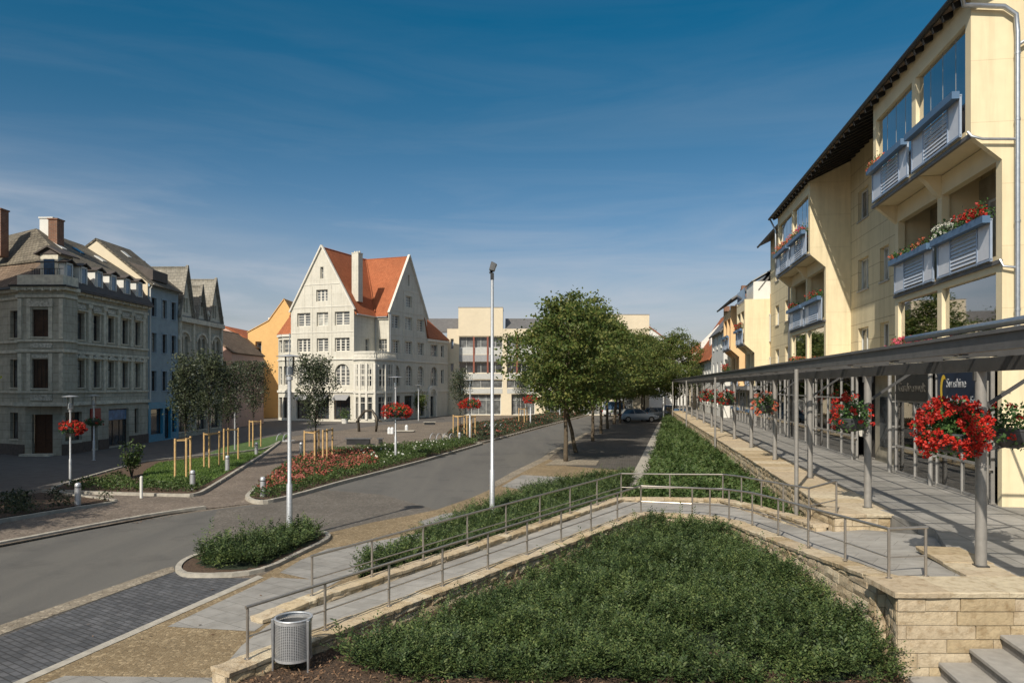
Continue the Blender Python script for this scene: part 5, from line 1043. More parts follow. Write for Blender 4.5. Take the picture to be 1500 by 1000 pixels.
# corner pavilion
N_ = 10; arc = [(2.6 * i / N_, -.45 * math.sin(math.pi * i / N_) - .02) for i in range(N_ + 1)]; arc2 = [(2.6 + .3 * math.sin(math.pi * i / 8), 4.4 * i / 8) for i in range(9)]
f = MB(); pav = arc + arc2[1:]; tot = 0
for i in range(len(pav) - 1):
    a, b = pav[i], pav[i + 1]; u_ = Vector((b[0] - a[0], b[1] - a[1], 0)); W_ = u_.length; u_.normalize()
    post = i in (0, 9, 10, 17) ; op = [] if post else [(0, W_, .35, 2.7), (0, W_, 3.9, 4.95), (0, W_, 5.15, 6.2 if i not in (1, 8, 11, 16) else 5.8)]
    wall(f, a, (u_.x, u_.y), W_, 0, 6.85, op, .18)
f.poly([(x, y, 6.83) for x, y in pav] + [(0, 4.3, 6.83)]); f.build('pavilion_wall', 'render_cream', WB)
g = MB()
for i in range(len(pav) - 1):
    a, b = pav[i], pav[i + 1]; d_ = Vector((b[0] - a[0], b[1] - a[1], 0)).normalized(); n_ = nrm2((d_.x, d_.y)) * -.12; g.poly([(a[0] + n_.x, a[1] + n_.y, .35), (b[0] + n_.x, b[1] + n_.y, .35), (b[0] + n_.x, b[1] + n_.y, 6.4), (a[0] + n_.x, a[1] + n_.y, 6.4)])
g.build('pavilion_glass', 'pane_dark', WB)
g = MB()
for i in range(len(pav)): x, y = pav[i]; d_ = .13 if i % 3 == 1 else .05; g.box(x - d_, x + d_, y - d_ + .03, y + d_ + .03, .3 if i % 3 == 1 else 3.6, 6.3)
for i in range(len(pav) - 1):
    for z in (2.1, 4.5, 5.7): g.bar((*pav[i], z), (*pav[i + 1], z), .06, .06)
g.build('pavilion_mullion', 'trim_cream', WB)
g = MB()
for i in range(len(pav) - 1):
    for za, zb, o in ((3.1, 3.35, .12), (6.7, 6.9, .16), (7.5, 7.62, .05)):
        a, b = pav[i], pav[i + 1]; u_ = Vector((b[0] - a[0], b[1] - a[1], 0)); W_ = u_.length; u_.normalize(); band(g, a, (u_.x, u_.y), -.03, W_ + .03, za, zb, o, .08)
    for q in range(2): x = pav[i][0] + (pav[i + 1][0] - pav[i][0]) * (q + .5) / 2; y = pav[i][1] + (pav[i + 1][1] - pav[i][1]) * (q + .5) / 2; g.lathe((x, y, 6.88), [(.06, 0), (.09, .2), (.05, .4), (.07, .62)], 8)
g.build('balustrade', 'trim_cream', WB)
# roofs
r = MB(); k1_ = (AP - EA) / (WL / 2); k2_ = (AP - EA) / 4.6
xm = -WL / 2; r.slab([(xm, .05, AP), (.3, .05, EA - .3 * k1_), (.3, 13.5, EA - .3 * k1_), (xm, 13.5, AP)], .14); r.slab([(-WL - .3, .05, EA - .3 * k1_), (xm, .05, AP), (xm, 13.5, AP), (-WL - .3, 13.5, EA - .3 * k1_)], .14)
ym = 8.95; r.slab([(1.7, ym, AP - .01), (1.7, 4.05, EA - .3 * k2_), (-8.8, 4.05, EA - .3 * k2_), (-8.8, ym, AP - .01)], .14); r.slab([(1.7, ym, AP - .01), (-8.8, ym, AP - .01), (-8.8, 13.85, EA - .3 * k2_), (1.7, 13.85, EA - .3 * k2_)], .14)
ap = (-8.2, 4.0, 15.9)
for i in range(len(lw) - 1):
    a, b = lw[i + 1], lw[i]; sx = 1.03; r.slab([(a[0] * sx + .25, a[1] - .2, 9.72), (b[0] * sx + .25 if i else -8.25, b[1] - .2, 9.72), ap], .12)
r.slab([(2.0, 13.55, 9.85), (2.0, 19.6, 9.85), (-1.5, 17.5, 13.6), (-1.5, 13.55, 13.6)], .12); r.slab([(2.0, 19.6, 9.85), (-6, 19.6, 9.85), (-4, 17.5, 13.6), (-1.5, 17.5, 13.6)], .12); r.slab([(1.85, 12.9, 12.2), (2.0, 13.6, 9.9), (1.0, 13.6, 11.0), (1.0, 12.9, 13.4)], .1)
r.tube([(0.02, 4.2, EA + .12), (-WL / 2, 8.9, AP + .02)], .07, 6)
ro = r.build('roof', 'tiles_red', WB)
c = MB(); cx_, cy_ = -.75, 1.8; c.box(cx_ - .42, cx_ + .42, cy_ - .45, cy_ + .45, 13.2, 18.5); c.box(cx_ - .45, cx_ + .45, cy_ - .48, cy_ + .48, 18.5, 18.6)
for dx in (-.3, 0, .3): c.lathe((cx_ + dx, cy_, 18.6), [(.1, 0), (.1, .2)], 8)
c.build('chimney', 'render_cream', ro)
gt = MB(); gt.tube([(.38, .05, EA - .55), (.38, 4.0, EA - .55), (1.7, 4.0, EA - .55)], .07, 8); gt.tube([(.16, 4.2, EA - .6), (.16, 4.2, 7.0)], .05, 8); gt.tube([(-WL - .1, -.08, 9.8), (-WL - .1, -.08, .1)], .05, 8); gt.tube([(1.86, 4.5, EA), (1.86, 4.5, 7.0)], .05, 8); gt.build('gutter', 'zinc', WB)
sh = MB(); 
for a, b in ((.95, 2.5), (3.45, 5.0), (5.8, 7.7)): sh.hexa([(-WL + a, -.7, 2.35), (-WL + b, -.7, 2.35), (-WL + b, -.02, 2.9), (-WL + a, -.02, 2.9)], [(-WL + a, -.7, 2.38), (-WL + b, -.7, 2.38), (-WL + b, -.02, 2.95), (-WL + a, -.02, 2.95)])
sh.build('awning', 'louvre', WB)
# ================================================================ MODERN CREAM BUILDING
MBD = empty('modern_building', (-7, 100.7, 0), 0, 'flat roofed cream modern building with red mullions closing the street', 'building'); YB = 100.7
mx = lambda px: (px - CX) / F * YB + 7; mz = lambda py: CAM + (HY - py) * YB / F
f = MB(); W_ = mx(951) - mx(655); x0 = mx(655); q = lambda px: mx(px) - x0
cols = [(672.5, 736), (742.5, 786), (792, 836), (842, 886), (892, 930)]; ops = []
for a, b in cols: ops += [(q(a), q(b), mz(519), mz(493)), (q(a), q(b), mz(546), mz(530)), (q(a), q(b), mz(568), mz(556)), (q(a) + .6, q(b) - .2, .05, mz(577))]
ops += [(q(660), q(664.5), mz(511), mz(496)), (q(660), q(664.5), mz(544), mz(532))]
wall(f, (x0, 0), (1, 0), W_, 0, mz(481.5), ops, .5); wall(f, (mx(951), 0), (0, 1), 12, 0, mz(481.5), [], .1); f.build('wall', 'stucco_cream', MBD)
for op in ops[:-2]:
    h_ = op[3] - op[2]
    if op[2] < 1: window(MBD, (x0, 0), (1, 0), op, .5, 'frame_white', 'pane_grey', 5, (.72,), .08, .05, name='shop_window')
    elif op[2] > 8: window(MBD, (x0, 0), (1, 0), (op[0], op[1], op[2] + .95, op[3]), .5, 'frame_white', 'pane_grey', 6, (), .05)
    else: window(MBD, (x0, 0), (1, 0), op, .5 if op[2] > 5 else .2, 'frame_white', 'pane_dark' if op[2] > 5 else 'pane_grey', 6 if op[2] > 5 else 4, (), .06)
for op in ops[-2:]: window(MBD, (x0, 0), (1, 0), op, .4, 'frame_white', 'pane_blue', 1, ())
s_ = MB(); l_ = MB(); rm = MB(); gb = MB()
for a, b in cols:
    s_.box(mx(a), mx(b), .05, .45, mz(519) , mz(519) + .9); s_.box(mx(a) + .01, mx(b) - .01, -.03, -.004, mz(555), mz(547)); s_.box(mx(a) + .01, mx(b) - .01, -.03, -.004, mz(576), mz(569))
    l_.box(mx(a), mx(b), -.06, -.004, mz(529.5), mz(519.5))
    for t_ in (.34, .66):
        if b - a < 50 and t_ > .5: continue
        x = mx(a + (b - a) * t_); rm = MB(); rm.box(x - .11, x + .11, -.10, .0, mz(546), mz(493)); rm.build('mullion', 'red_mullion', MBD)
s_.build('spandrel', 'spandrel', MBD); l_.build('louvre_band', 'louvre', MBD)
tw = MB(); tw.box(mx(671.5), mx(736.6), -.06, 5, mz(492), mz(450.5)); tw.build('roof_block', 'stucco_cream', MBD); tw = MB(); tw.box(mx(889), mx(951), -.06, 6, mz(482), mz(461)); tw.build('roof_block', 'stucco_cream', MBD)
r = MB(); r.slab([(mx(740), .6, mz(481)), (mx(889), .6, mz(481)), (mx(889), 3.5, mz(463)), (mx(740), 3.5, mz(463))], .1); r.box(mx(740), mx(889), 3.5, 14, 12, mz(463.3)); r.slab([(mx(600), .6, mz(486)), (mx(671), .6, mz(486)), (mx(671), 3.5, mz(463)), (mx(600), 3.5, mz(463))], .1); r.box(mx(600), mx(671), 3.5, 14, 12, mz(463.3)); r.build('roof', 'roof_grey', MBD)
cp = MB(); cp.box(mx(671), mx(737), -.1, 5.05, mz(450.5), mz(449.5)); cp.box(mx(888), mx(951.5), -.1, 6.05, mz(461), mz(460)); cp.build('parapet_cap', 'louvre', MBD)
back_house(mx(951) - 7 + .4, mx(951) - 7 + 9, 118, 8.8, 13.2, 'stucco_white', 'tiles_red', 'white gabled house just right of the modern cream building', 10, [(2, 3, 8.9, 10.2), (5, 6, 8.9, 10.2)], .3)
back_house(26, 40, 122, 7.5, 11.5, 'stucco_cream', 'tiles_red', 'low cream house with red roof closing the far end of the street', 10, [(2, 4, .4, 2.4), (6, 9, .4, 2.4)], .5)
# ================================================================ CANOPY over the terrace
CN = empty('arcade_canopy', SF(5.3, 12.0, 1.15), -AS, 'long grey steel lattice canopy on a row of round columns along the terrace', 'canopy', off=(5.3, 12.0, 1.15))
POSTS = [(11.6 + 5.56 * i) for i in range(16)]; sY = lambda Y, w: (Y + w * SA) / CA
PW = 5.285
for i, Y in enumerate(POSTS):
    s = sY(Y, PW); m_ = MB(); m_.tube([(PW, s, 1.13), (PW, s, 4.12)], .08, 16); c = m_.build('column', 'post_paint', CN, smooth=True, autosmooth=True)
    m_ = MB(); m_.box(PW - .09, PW + .09, s - .09, s + .09, 1.145, 1.165); m_.box(PW - .11, PW + .11, s - .03, s + .03, 3.98, 4.12); m_.bar((PW, s, 3.55), (PW + 1.0, s, 4.25), .05, .05); m_.build('column_bracket', 'canopy_paint', c)
for Y in (20.1, 39.6, 60.4, 80.5, 99): s = sY(Y, 4.3); m_ = MB(); m_.tube([(4.32, s, .3), (4.32, s, 4.34)], .055, 12); m_.build('column', 'post_paint', CN, smooth=True, autosmooth=True)
s0_, s1_ = 5.0, 102.0
m_ = MB(); m_.box(PW - .07, PW + .07, s0_, s1_, 4.12, 4.32); m_.build('beam', 'canopy_paint', CN)
m_ = MB(); m_.box(4.42, 4.55, s0_, s1_, 4.34, 4.57); m_.box(4.38, 4.42, s0_, s1_, 4.54, 4.59); m_.build('edge_gutter', 'fascia_paint', CN)
m_ = MB(); s = s0_ + .9
while s < s1_: m_ = MB(); m_.box(4.55, 5.35, s - .05, s + .05, 4.322, 4.42); m_.build('spacer', 'canopy_paint', CN); s += 2.78
m_ = MB(); s = s0_ + .4
while s < s1_: m_.box(4.5, 8.25, s - .03, s + .03, 4.535, 4.56); s += 1.39
for w in (6.15, 7.0, 7.8): m_.box(w - .028, w + .028, s0_, s1_, 4.562, 4.585)
m_.build('rafter_grid', 'canopy_paint', CN)
m_ = MB(); m_.tube([SF(0, 0) * 0 + Vector((4.44, 13.2, 4.66)), Vector((4.44, 6, 4.66))], .05, 10); m_.build('rain_pipe', 'zinc', CN, smooth=True)
# ================================================================ flowers
def ball(C, rad, n, shell=.75, up=0, cut=None):
    v = unit(RNG.normal(size=(n, 3))); r = RNG.uniform(shell, 1.0, (n, 1)); P = v * r * np.array(rad)
    if cut is not None: P = P[P[:, 2] > cut]
    return P + np.array(C), None
def umbels(C, k, r, size):
    P = np.repeat(np.asarray(C), k, 0); v = unit(RNG.normal(size=P.shape)); return P + v * r * RNG.uniform(.4, 1, (len(P), 1)), v
def basket(loc, rad, label, nb=90, mat='petal_red', nl=1500, side=None, bowl=True, arm=None, group='flower baskets on the posts', fs=.06, bs=.042, k=22):
    R = empty('flower_basket', loc, 0, label, 'flower basket', group)
    rx, ry, rz_ = rad
    if bowl:
        b = MB(); br_ = rx * .62; b.lathe((0, 0, -rz_ * .75), [(br_ * .3, 0), (br_ * .7, .04), (br_ * .95, .13), (br_, .26), (br_ * 1.04, .27), (br_ * 1.04, .30), (br_ * .9, .30)], 20); b.build('bowl', 'bowl_dark', R, smooth=True, autosmooth=True)
    if arm: a = MB(); a.bar((0, 0, -rz_ * .6), arm, .03, .05); a.build('bracket', 'canopy_paint', R)
    P, _ = ball((0, 0, 0), (rx * .92, ry * .92, rz_ * .95), nl, .35); keep = ~((P[:, 2] < -rz_ * .35) & (np.hypot(P[:, 0] / rx, P[:, 1] / ry) < .45)); P = P[keep]
    P = P + RNG.normal(size=P.shape) * .035
    mesh_np('foliage', leaves(P, fs, .75), 4, 'leaf_geranium', R)
    v = unit(RNG.normal(size=(nb * 3, 3)))
    if side is not None: v = v[(v @ np.array(side)) > -.25]
    v = v[v[:, 2] > -.8][:nb]; C = v * np.array(rad) * RNG.uniform(.88, 1.1, (len(v), 1)); Q, n_ = umbels(C, k, bs * 1.5, bs)
    mesh_np('blossoms', leaves(Q, bs, .85, n_, .4), 4, mat, R); return R
h0 = 3.22
for i, Y in enumerate(POSTS[:9]):
    p = SF(PW, sY(Y, PW), 3.2)
    if i == 0:
        basket(p + Vector((-.50, -.10, .04)), (.51, .46, .47), 'large basket brimming with red geraniums, left of the nearest column', 160, nl=3000, side=(-.5, -.7, .3), arm=(.45, .1, -.35))
        basket(p + Vector((.52, .05, .06)), (.48, .45, .42), 'dark bowl with sparse red geraniums right of the nearest column', 14, nl=900, side=(0, -.4, .4), arm=(-.45, 0, -.35))
    elif i in (1, 3, 5, 6, 7): basket(p + Vector((-.42, -.1, .02)), (.46, .42, .46), ['', 'red geranium basket with much foliage on the second column', '', 'orange red basket on the fourth column from the front', '', 'basket of red geraniums on the sixth column from the front', 'small basket on the seventh column from the front', 'small basket on the eighth column from the front'][i], 30 if i == 1 else 34, 'petal_red' if i != 3 else 'petal_orange', nl=1100, side=(-.4, -.6, .2), arm=(.35, 0, -.3))
def flower_row(root, s0, s1, x, z, mats, label, dens=26, h=.22):
    loc = SF(x, (s0 + s1) / 2, z); R = empty('flower_box', loc, -AS, label, 'flower box', 'flower boxes on the balconies'); L_ = s1 - s0; n = int(L_ * 260)
    P = np.stack([RNG.normal(0, .09, n), RNG.uniform(-L_ / 2, L_ / 2, n), np.abs(RNG.normal(0, .5, n)) * h], 1); mesh_np('foliage', leaves(P, .07, .7), 4, 'leaf_geranium', R)
    for j, mt in enumerate(mats):
        m = int(L_ * dens / len(mats)); a, b = -L_ / 2 + L_ * j / len(mats), -L_ / 2 + L_ * (j + 1) / len(mats)
        C = np.stack([RNG.normal(-.07, .09, m), RNG.uniform(a, b, m), RNG.uniform(.05, 1.1, m) * h], 1); Q, n_ = umbels(C, 12, .05, .04); mesh_np('blossoms', leaves(Q, .042, .85), 4, mt, R)
    return R
b1, b2 = 18.85, 34.75
flower_row(R1, b1 + 3.9, b1 + 6.8, 8.22, 7.84, ['petal_orange'], 'orange geraniums along the middle balcony, far half of the near bay', 12, .2)
flower_row(R1, b1 + .3, b1 + 3.4, 8.22, 7.86, ['petal_red', 'petal_white'], 'box of red and white blooms on the middle balcony of the near bay', 34, .3)
flower_row(R1, b1 + 5.6, b1 + 6.9, 7.56, 10.74, ['petal_orange'], 'small clump of orange blooms at the far end of the top near balcony', 20, .22)
flower_row(R1, b1 + 3.8, b1 + 6.8, 8.26, 5.1, ['petal_pink'], 'dense pink blooms just above the canopy', 40, .24)
flower_row(R1, b2 + .4, b2 + 3.3, 7.58, 10.76, ['petal_pink', 'petal_orange'], 'pink blooms on the top balcony of the second bay, near half', 30, .26)
flower_row(R1, b2 + 3.8, b2 + 6.9, 7.58, 10.76, ['petal_orange'], 'orange red blooms on the top balcony of the second bay, far half', 34, .28)
flower_row(R1, b2 + .4, b2 + 2.6, 8.24, 7.84, ['petal_red'], 'few red blooms on the middle balcony of the second bay, near half', 8, .3)
flower_row(R1, b2 + 4.8, b2 + 6.6, 8.24, 7.84, ['petal_red'], 'red clump on the middle balcony of the second bay, far half', 12, .24)
flower_row(R1, b2 + 3.9, b2 + 6.8, 8.26, 5.1, ['petal_orange'], 'orange blooms on the lowest balcony of the second bay', 20, .24)
flower_row(R2, 54.6, 57.2, 7.6, 7.9, ['petal_red'], 'red blooms on the upper balcony of the second building, near bay', 30, .4)
flower_row(R2, 62.0, 65.6, 7.6, 5.1, ['petal_red'], 'hanging red blooms on the lower balcony of the second building, far bay', 30, .5)
# ================================================================ lamps
def lamp(px, py, top, label, r=.045, disc=.33, basketz=None):
    g = G(px, py); R = empty('street_lamp', g, 0, label, 'street lamp', 'disc topped post lamps'); H = top
    p = MB(); p.lathe((0, 0, 0), [(.10, 0), (.10, .02), (r * 1.55, .03), (r * 1.45, H * .30), (r, H * .31), (r, H - .62), (r * 1.6, H - .61), (r * 1.6, H - .52)], 16); p.build('pole', 'galvanised', R, smooth=True, autosmooth=True)
    d = MB(); d.lathe((0, 0, H - .02), [(disc, 0), (disc, .012), (disc * .55, .03), (.05, .05)], 28); d.lathe((0, 0, H - .50), [(.10, 0), (.11, .01), (.11, .025)], 16); o = d.build('lamp_head', 'galvanised', R, smooth=True, autosmooth=True)
    d = MB(); d.lathe((0, 0, H - .48), [(.105, 0), (.115, .46)], 20); d.build('lantern_glass', 'glass_lamp', o, smooth=True, autosmooth=True)
    d = MB(); d.lathe((0, 0, H - .47), [(.085, 0), (.085, .16), (.04, .2)], 16); d.build('bulb_housing', 'lamp_white', o, smooth=True, autosmooth=True)
    for a in range(3): t = a * 2.094; q = MB(); q.tube([(.12 * math.cos(t), .12 * math.sin(t), H - .49), (.12 * math.cos(t), .12 * math.sin(t), H - .01)], .006, 5); q.build('lamp_strut', 'mid_metal', o)
    return R
lamp(424, 790, 4.66, 'tall pale disc topped lamp standing in the kerbed juniper island', .05)
lamp(103, 712, 3.5, 'disc topped lamp left, before the dark corner house, flower basket below its head', .035, .3)
lamp(579.5, 677, 4.35, 'disc topped lamp rising from the rose bed, in front of the white gabled building', .045, .42)
lamp(688.5, 648, 4.30, 'disc topped lamp beside the staked trees, left of the floodlight mast', .05, .42)
lamp(613, 616, 4.0, 'farther disc topped lamp at the side of the white gabled building', .05, .4)
lamp(777, 624, 4.1, 'disc topped lamp by the roadside, half hidden left of the big trees', .05, .4)
lamp(820, 612, 4.1, 'disc topped lamp seen under the crown of the nearest big tree', .05, .4)
lamp(137.5, 674, 3.4, 'dim lamp before the red sign, with shaded basket', .04, .28)
def lb(px, py, z, rad, label, **k): g = G(px, py); basket(Vector((g.x, g.y, z)), rad, label, **k)
lb(581, 677, 2.62, (.76, .7, .40), 'big red flower basket on the lamp in the rose bed', nb=150, nl=900, fs=.09, bs=.06, k=12)
lb(688.5, 648, 2.66, (.74, .7, .36), 'big red flower basket on the lamp beside the staked trees', nb=140, nl=900, fs=.09, bs=.07, k=10)
lb(777, 624, 2.55, (.7, .7, .38), 'red flower basket on the lamp left of the big trees', nb=120, nl=600, fs=.1, bs=.08, k=9)
lb(820, 612, 2.3, (.7, .7, .38), 'red flower basket under the crown of the nearest big tree', nb=120, nl=600, fs=.1, bs=.08, k=9)
lb(105.5, 712, 2.26, (.52, .45, .27), 'red and dark flower basket on the lamp before the corner house', nb=80, nl=900, side=(.8, -.2, .4), fs=.07, bs=.045)
lb(137.5, 674, 2.0, (.5, .5, .24), 'shaded dark basket on the post before the red sign', nb=6, nl=900, fs=.07)
# floodlight mast
g = G(721, 765); R = empty('floodlight_mast', g, 0, 'tall slim grey mast with a single floodlight, standing in the juniper strip', 'lamp mast')
p = MB(); p.lathe((0, 0, 0), [(.11, 0), (.11, .02), (.075, .03), (.07, 1.5), (.055, 1.52), (.042, 6.95)], 16); p.build('pole', 'galvanised', R, smooth=True, autosmooth=True)
p = MB(); p.bar((0, 0, 6.93), (0, 0, 7.12), .10, .10); p.bar((0, 0, 7.1), (-.05, 0, 7.22), .05, .05); p.bar((-.08, 0, 7.12), (.05, 0, 7.2), .05, .05); p.build('bracket', 'dark_metal', R)
p = MB(); p.hexa([(-.09, -.11, 7.2), (.06, -.11, 7.16), (.06, .11, 7.16), (-.09, .11, 7.2)], [(-.02, -.14, 7.44), (.14, -.14, 7.36), (.14, .14, 7.36), (-.02, .14, 7.44)]); h = p.build('floodlight', 'mid_metal', R, bevel=.015)
p = MB(); p.add([(.066, -.09, 7.18), (.066, .09, 7.18), (.143, .11, 7.35), (.143, -.11, 7.35)], [(0, 1, 2, 3)]); p.build('lens', 'light_glass', h)
# ================================================================ trees
def limb(mb, a, b, r0, r1, n=8, wob=.05, seg=5):
    a, b = Vector(a), Vector(b); P = [a.lerp(b, i / seg) + Vector((random.uniform(-1, 1), random.uniform(-1, 1), 0)) * wob * (0 < i < seg) for i in range(seg + 1)]; mb.tube(P, [r0 + (r1 - r0) * i / seg for i in range(seg + 1)], n); return P
TREES = {}
def big_tree(px, py, H, rx, label, key, lean=0, loc=None, dens=1.0, base=2.3, zb=0):
    g = Vector(loc) if loc else G(px, py); R = empty('tree', g, random.uniform(0, 6.28) if not lean else 0, label, 'tree', 'big leafy street trees')
    if key not in TREES:
        t = MB(); P = limb(t, (0, 0, -.1), (lean * .6, 0, base + .3), .125, .09, 12, .04, 6); top = P[-1]; P2 = limb(t, top, (lean * .8, .1, H * .8), .09, .03, 8, .12, 6); tips = []
        for i in range(15):
            a = i * 2.4 + random.uniform(-.4, .4); f = .25 + .65 * (i / 15); z0 = base + (H * .75 - base) * (i / 15); s = Vector((lean * .7, 0, z0)); rr = rx * random.uniform(.55, .85) * (1 - .35 * (i / 15))
            e = s + Vector((math.cos(a) * rr, math.sin(a) * rr, rr * random.uniform(.35, .8))); Q = limb(t, s, e, .06, .015, 6, .12, 5); tips += [Q[3], Q[4], Q[5]]
            for _ in range(2): e2 = Q[3] + Vector((random.uniform(-1, 1), random.uniform(-1, 1), random.uniform(0, .9))) * rx * .35; limb(t, Q[3], e2, .025, .008, 5, .05, 3); tips.append(e2)
        tm = t.build('trunk', 'bark', R, smooth=True)
        C = []; zc = (base + H) / 2; hz = (H - base) / 2
        for _ in range(int(78 * dens)):
            v = Vector(RNG.normal(size=3)).normalized(); r = RNG.uniform(.3, 1) ** .45; z = zc + v.z * r * hz; tz = (z - base) / (H - base); prof = .80 + .28 * math.sin(math.pi * min(1, tz * 1.15)) - .42 * tz ** 3
            lump = 1 + .30 * math.sin(3 * math.atan2(v.y, v.x) + z * 1.9 + RNG.uniform(0, .5)) + .12 * math.sin(7 * math.atan2(v.y, v.x) - z * 2.3); C.append((lean * .7 + v.x * r * rx * prof * lump, v.y * r * rx * prof * lump, z + .25 * math.sin(v.x * 5)))
        C += [tuple(x) for x in tips]; C = np.array(C); n = int(9500 * dens); idx = RNG.integers(0, len(C), n); sg = RNG.uniform(.2, .5, len(C))[idx][:, None]
        Pp = C[idx] + RNG.normal(size=(n, 3)) * sg * np.array([1, 1, .42]); drop = Pp[:, 2] > base - .35; Pp = Pp[drop]
        cm = mesh_np('crown', leaves(Pp, .175, .62, np.array([[0, 0, 1.]]), .35), 4, 'leaf_tree', R); TREES[key] = (tm.data, cm.data, H, rx)
    else:
        for nm, md in zip(('trunk', 'crown'), TREES[key]): o = bpy.data.objects.new(nm, md); COL.objects.link(o); o.parent = R
        R.scale = (rx / TREES[key][3], rx / TREES[key][3], H / TREES[key][2])
    return R
big_tree(829, 676, 9.0, 3.0, 'nearest big leafy tree, its pale trunk rising from the light tree pit', 'a', dens=1.6)
big_tree(844, 663, 8.9, 2.6, 'second big tree, with dark leaning trunk just behind the first', 'b', lean=-.9, dens=1.8)
big_tree(868.5, 646, 10.4, 3.0, 'third big tree of the roadside row, tallest crown', 'c', dens=2.0)
big_tree(880.5, 635, 10.6, 3.2, 'fourth big tree of the roadside row', 'c')
big_tree(890, 628, 9.8, 3.3, 'fifth big tree of the roadside row', 'a')
big_tree(899.5, 621, 9.4, 3.4, 'sixth big tree of the roadside row', 'b')
big_tree(908, 619, 9.6, 3.4, 'seventh big tree, standing at the rear of the blue parked car', 'c')
big_tree(914, 613, 9.6, 3.5, 'eighth and farthest big tree of the roadside row', 'a')
big_tree(0, 0, 10.6, 4.2, 'big dark tree on the right above the black parked car', 'd', loc=(18.9, 88, 0), dens=3.2)
big_tree(0, 0, 10.8, 4.6, 'big dark tree behind the parked cars', 'd', loc=(16.4, 94, 0))
big_tree(0, 0, 10.2, 4.0, 'big tree above the silver hatchback, between the roadside row and the rightmost tree', 'd', loc=(14.4, 84, 0))
big_tree(0, 0, 6.2, 2.5, 'small leafy tree at the left edge of the frame', 'b', loc=(-19.2, 22.5, 0), base=2)
big_tree(0, 0, 6.6, 2.4, 'leafy tree left of the frame shading the footpath', 'c', loc=(-17.2, 17.2, 0), base=2)
YT = []
def young_tree(px, py, H, rx, base, label, n=2600, key=None):
    g = G(px, py); R = empty('young_tree', g, random.uniform(0, 6), label, 'young tree', 'staked young trees'); t = MB(); limb(t, (0, 0, 0), (0, 0, H * .85), .045, .012, 8, .03, 6); C = []
    for i in range(22):
        a = i * 2.4; z0 = base + (H - base) * .75 * i / 22; rr = rx * random.uniform(.45, 1.0) * (.75 + .35 * math.sin(math.pi * i / 22) - .35 * (i / 22) ** 2); e = Vector((math.cos(a) * rr, math.sin(a) * rr, z0 + rr * random.uniform(1.3, 2.1))); limb(t, (0, 0, z0), e, .02, .006, 5, .03, 3); C += [e, Vector((0, 0, z0)).lerp(e, .6), e + Vector((0, 0, .25))]
    t.build('trunk', 'bark_dark', R, smooth=True); C = np.array([tuple(c) for c in C]); idx = RNG.integers(0, len(C), n); P = C[idx] + RNG.normal(size=(n, 3)) * np.array([.17, .17, .22]); P = P[(P[:, 2] > base - .15) & (P[:, 2] < H + .1)]
    mesh_np('crown', leaves(P, .115, .5, np.array([[0, 0, 1.]]), .1), 4, 'leaf_dark', R); return R
def stakes(px, py, pts, H, label):
    g = G(px, py); R = empty('tree_stakes', g, 0, label, 'tree stakes', 'wooden tree stakes'); P = []
    for x, y in pts:
        q = G(x, y) - g; P.append(q); m_ = MB(); m_.lathe((q.x, q.y, 0), [(.045, -.05), (.045, H - .01), (.035, H)], 10); m_.build('stake', 'stake_wood', R, smooth=True, autosmooth=True)
    m_ = MB()
    for i in range(len(P)): m_.bar(P[i] + Vector((0, 0, H - .08)), P[(i + 1) % len(P)] + Vector((0, 0, H - .08)), .03, .06)
    m_.build('cross_rail', 'stake_wood', R); return R
for (tx, ty, H, rx, base, n, pts, lb_) in (
    (272, 694, 5.3, .74, 1.85, 4300, [(256.5, 703), (273, 702), (279, 697)], 'nearest staked young tree on the lawn'),
    (306, 684, 5.6, .8, 1.9, 4300, [(299, 687), (306.5, 688), (321.5, 684)], 'second staked young tree on the lawn'),
    (334, 674, 5.1, .85, 1.9, 4000, [(328, 677), (334.5, 676), (349, 675)], 'third staked young tree on the lawn'),
    (371, 654, 5.4, 1.15, 1.9, 4500, [(365.5, 655), (370.5, 656), (382, 655)], 'fourth staked young tree, at the far tip of the lawn'),
    (463, 681, 5.4, 1.0, 1.7, 5500, [(446, 682), (461, 684), (467, 679)], 'broad staked young tree in the rose bed beside the tall lamp'),
    (674, 640, 5.3, .85, 1.7, 2600, [(664, 641), (671, 645), (680, 642)], 'staked young tree in the far bed beside the lamp'),
    (764, 622, 4.6, .8, 1.7, 2000, [(760, 623), (768, 624), (772, 621)], 'staked young tree farthest along the road bed')):
    young_tree(tx, ty, H, rx, base, lb_, n); stakes(tx, ty, pts, 1.72, lb_.replace('staked young tree', 'wooden stake frame'))
stakes(480, 681, [(473, 684), (479, 682), (487, 679)], 1.8, 'second wooden stake frame in the rose bed, right of the broad young tree')
stakes(690, 645, [(684, 644), (690, 647), (696, 643)], 1.75, 'wooden stake frame right of the lamp in the far bed')
g = G(193, 700); R = empty('shrub', g, 0, 'single upright bushy shrub at the left end of the lawn', 'shrub'); t = MB(); C = []
for i in range(9): a = i * .7; e = Vector((math.cos(a) * .32, math.sin(a) * .32, random.uniform(.9, 1.4))); limb(t, (0, 0, 0), e, .02, .006, 5, .03, 3); C += [e, e * .75, e * .55]
t.build('stem', 'bark', R); C = np.array([tuple(c) for c in C]); idx = RNG.integers(0, len(C), 700); mesh_np('foliage', leaves(C[idx] + RNG.normal(size=(700, 3)) * .1, .12, .55), 4, 'leaf_bed', R)
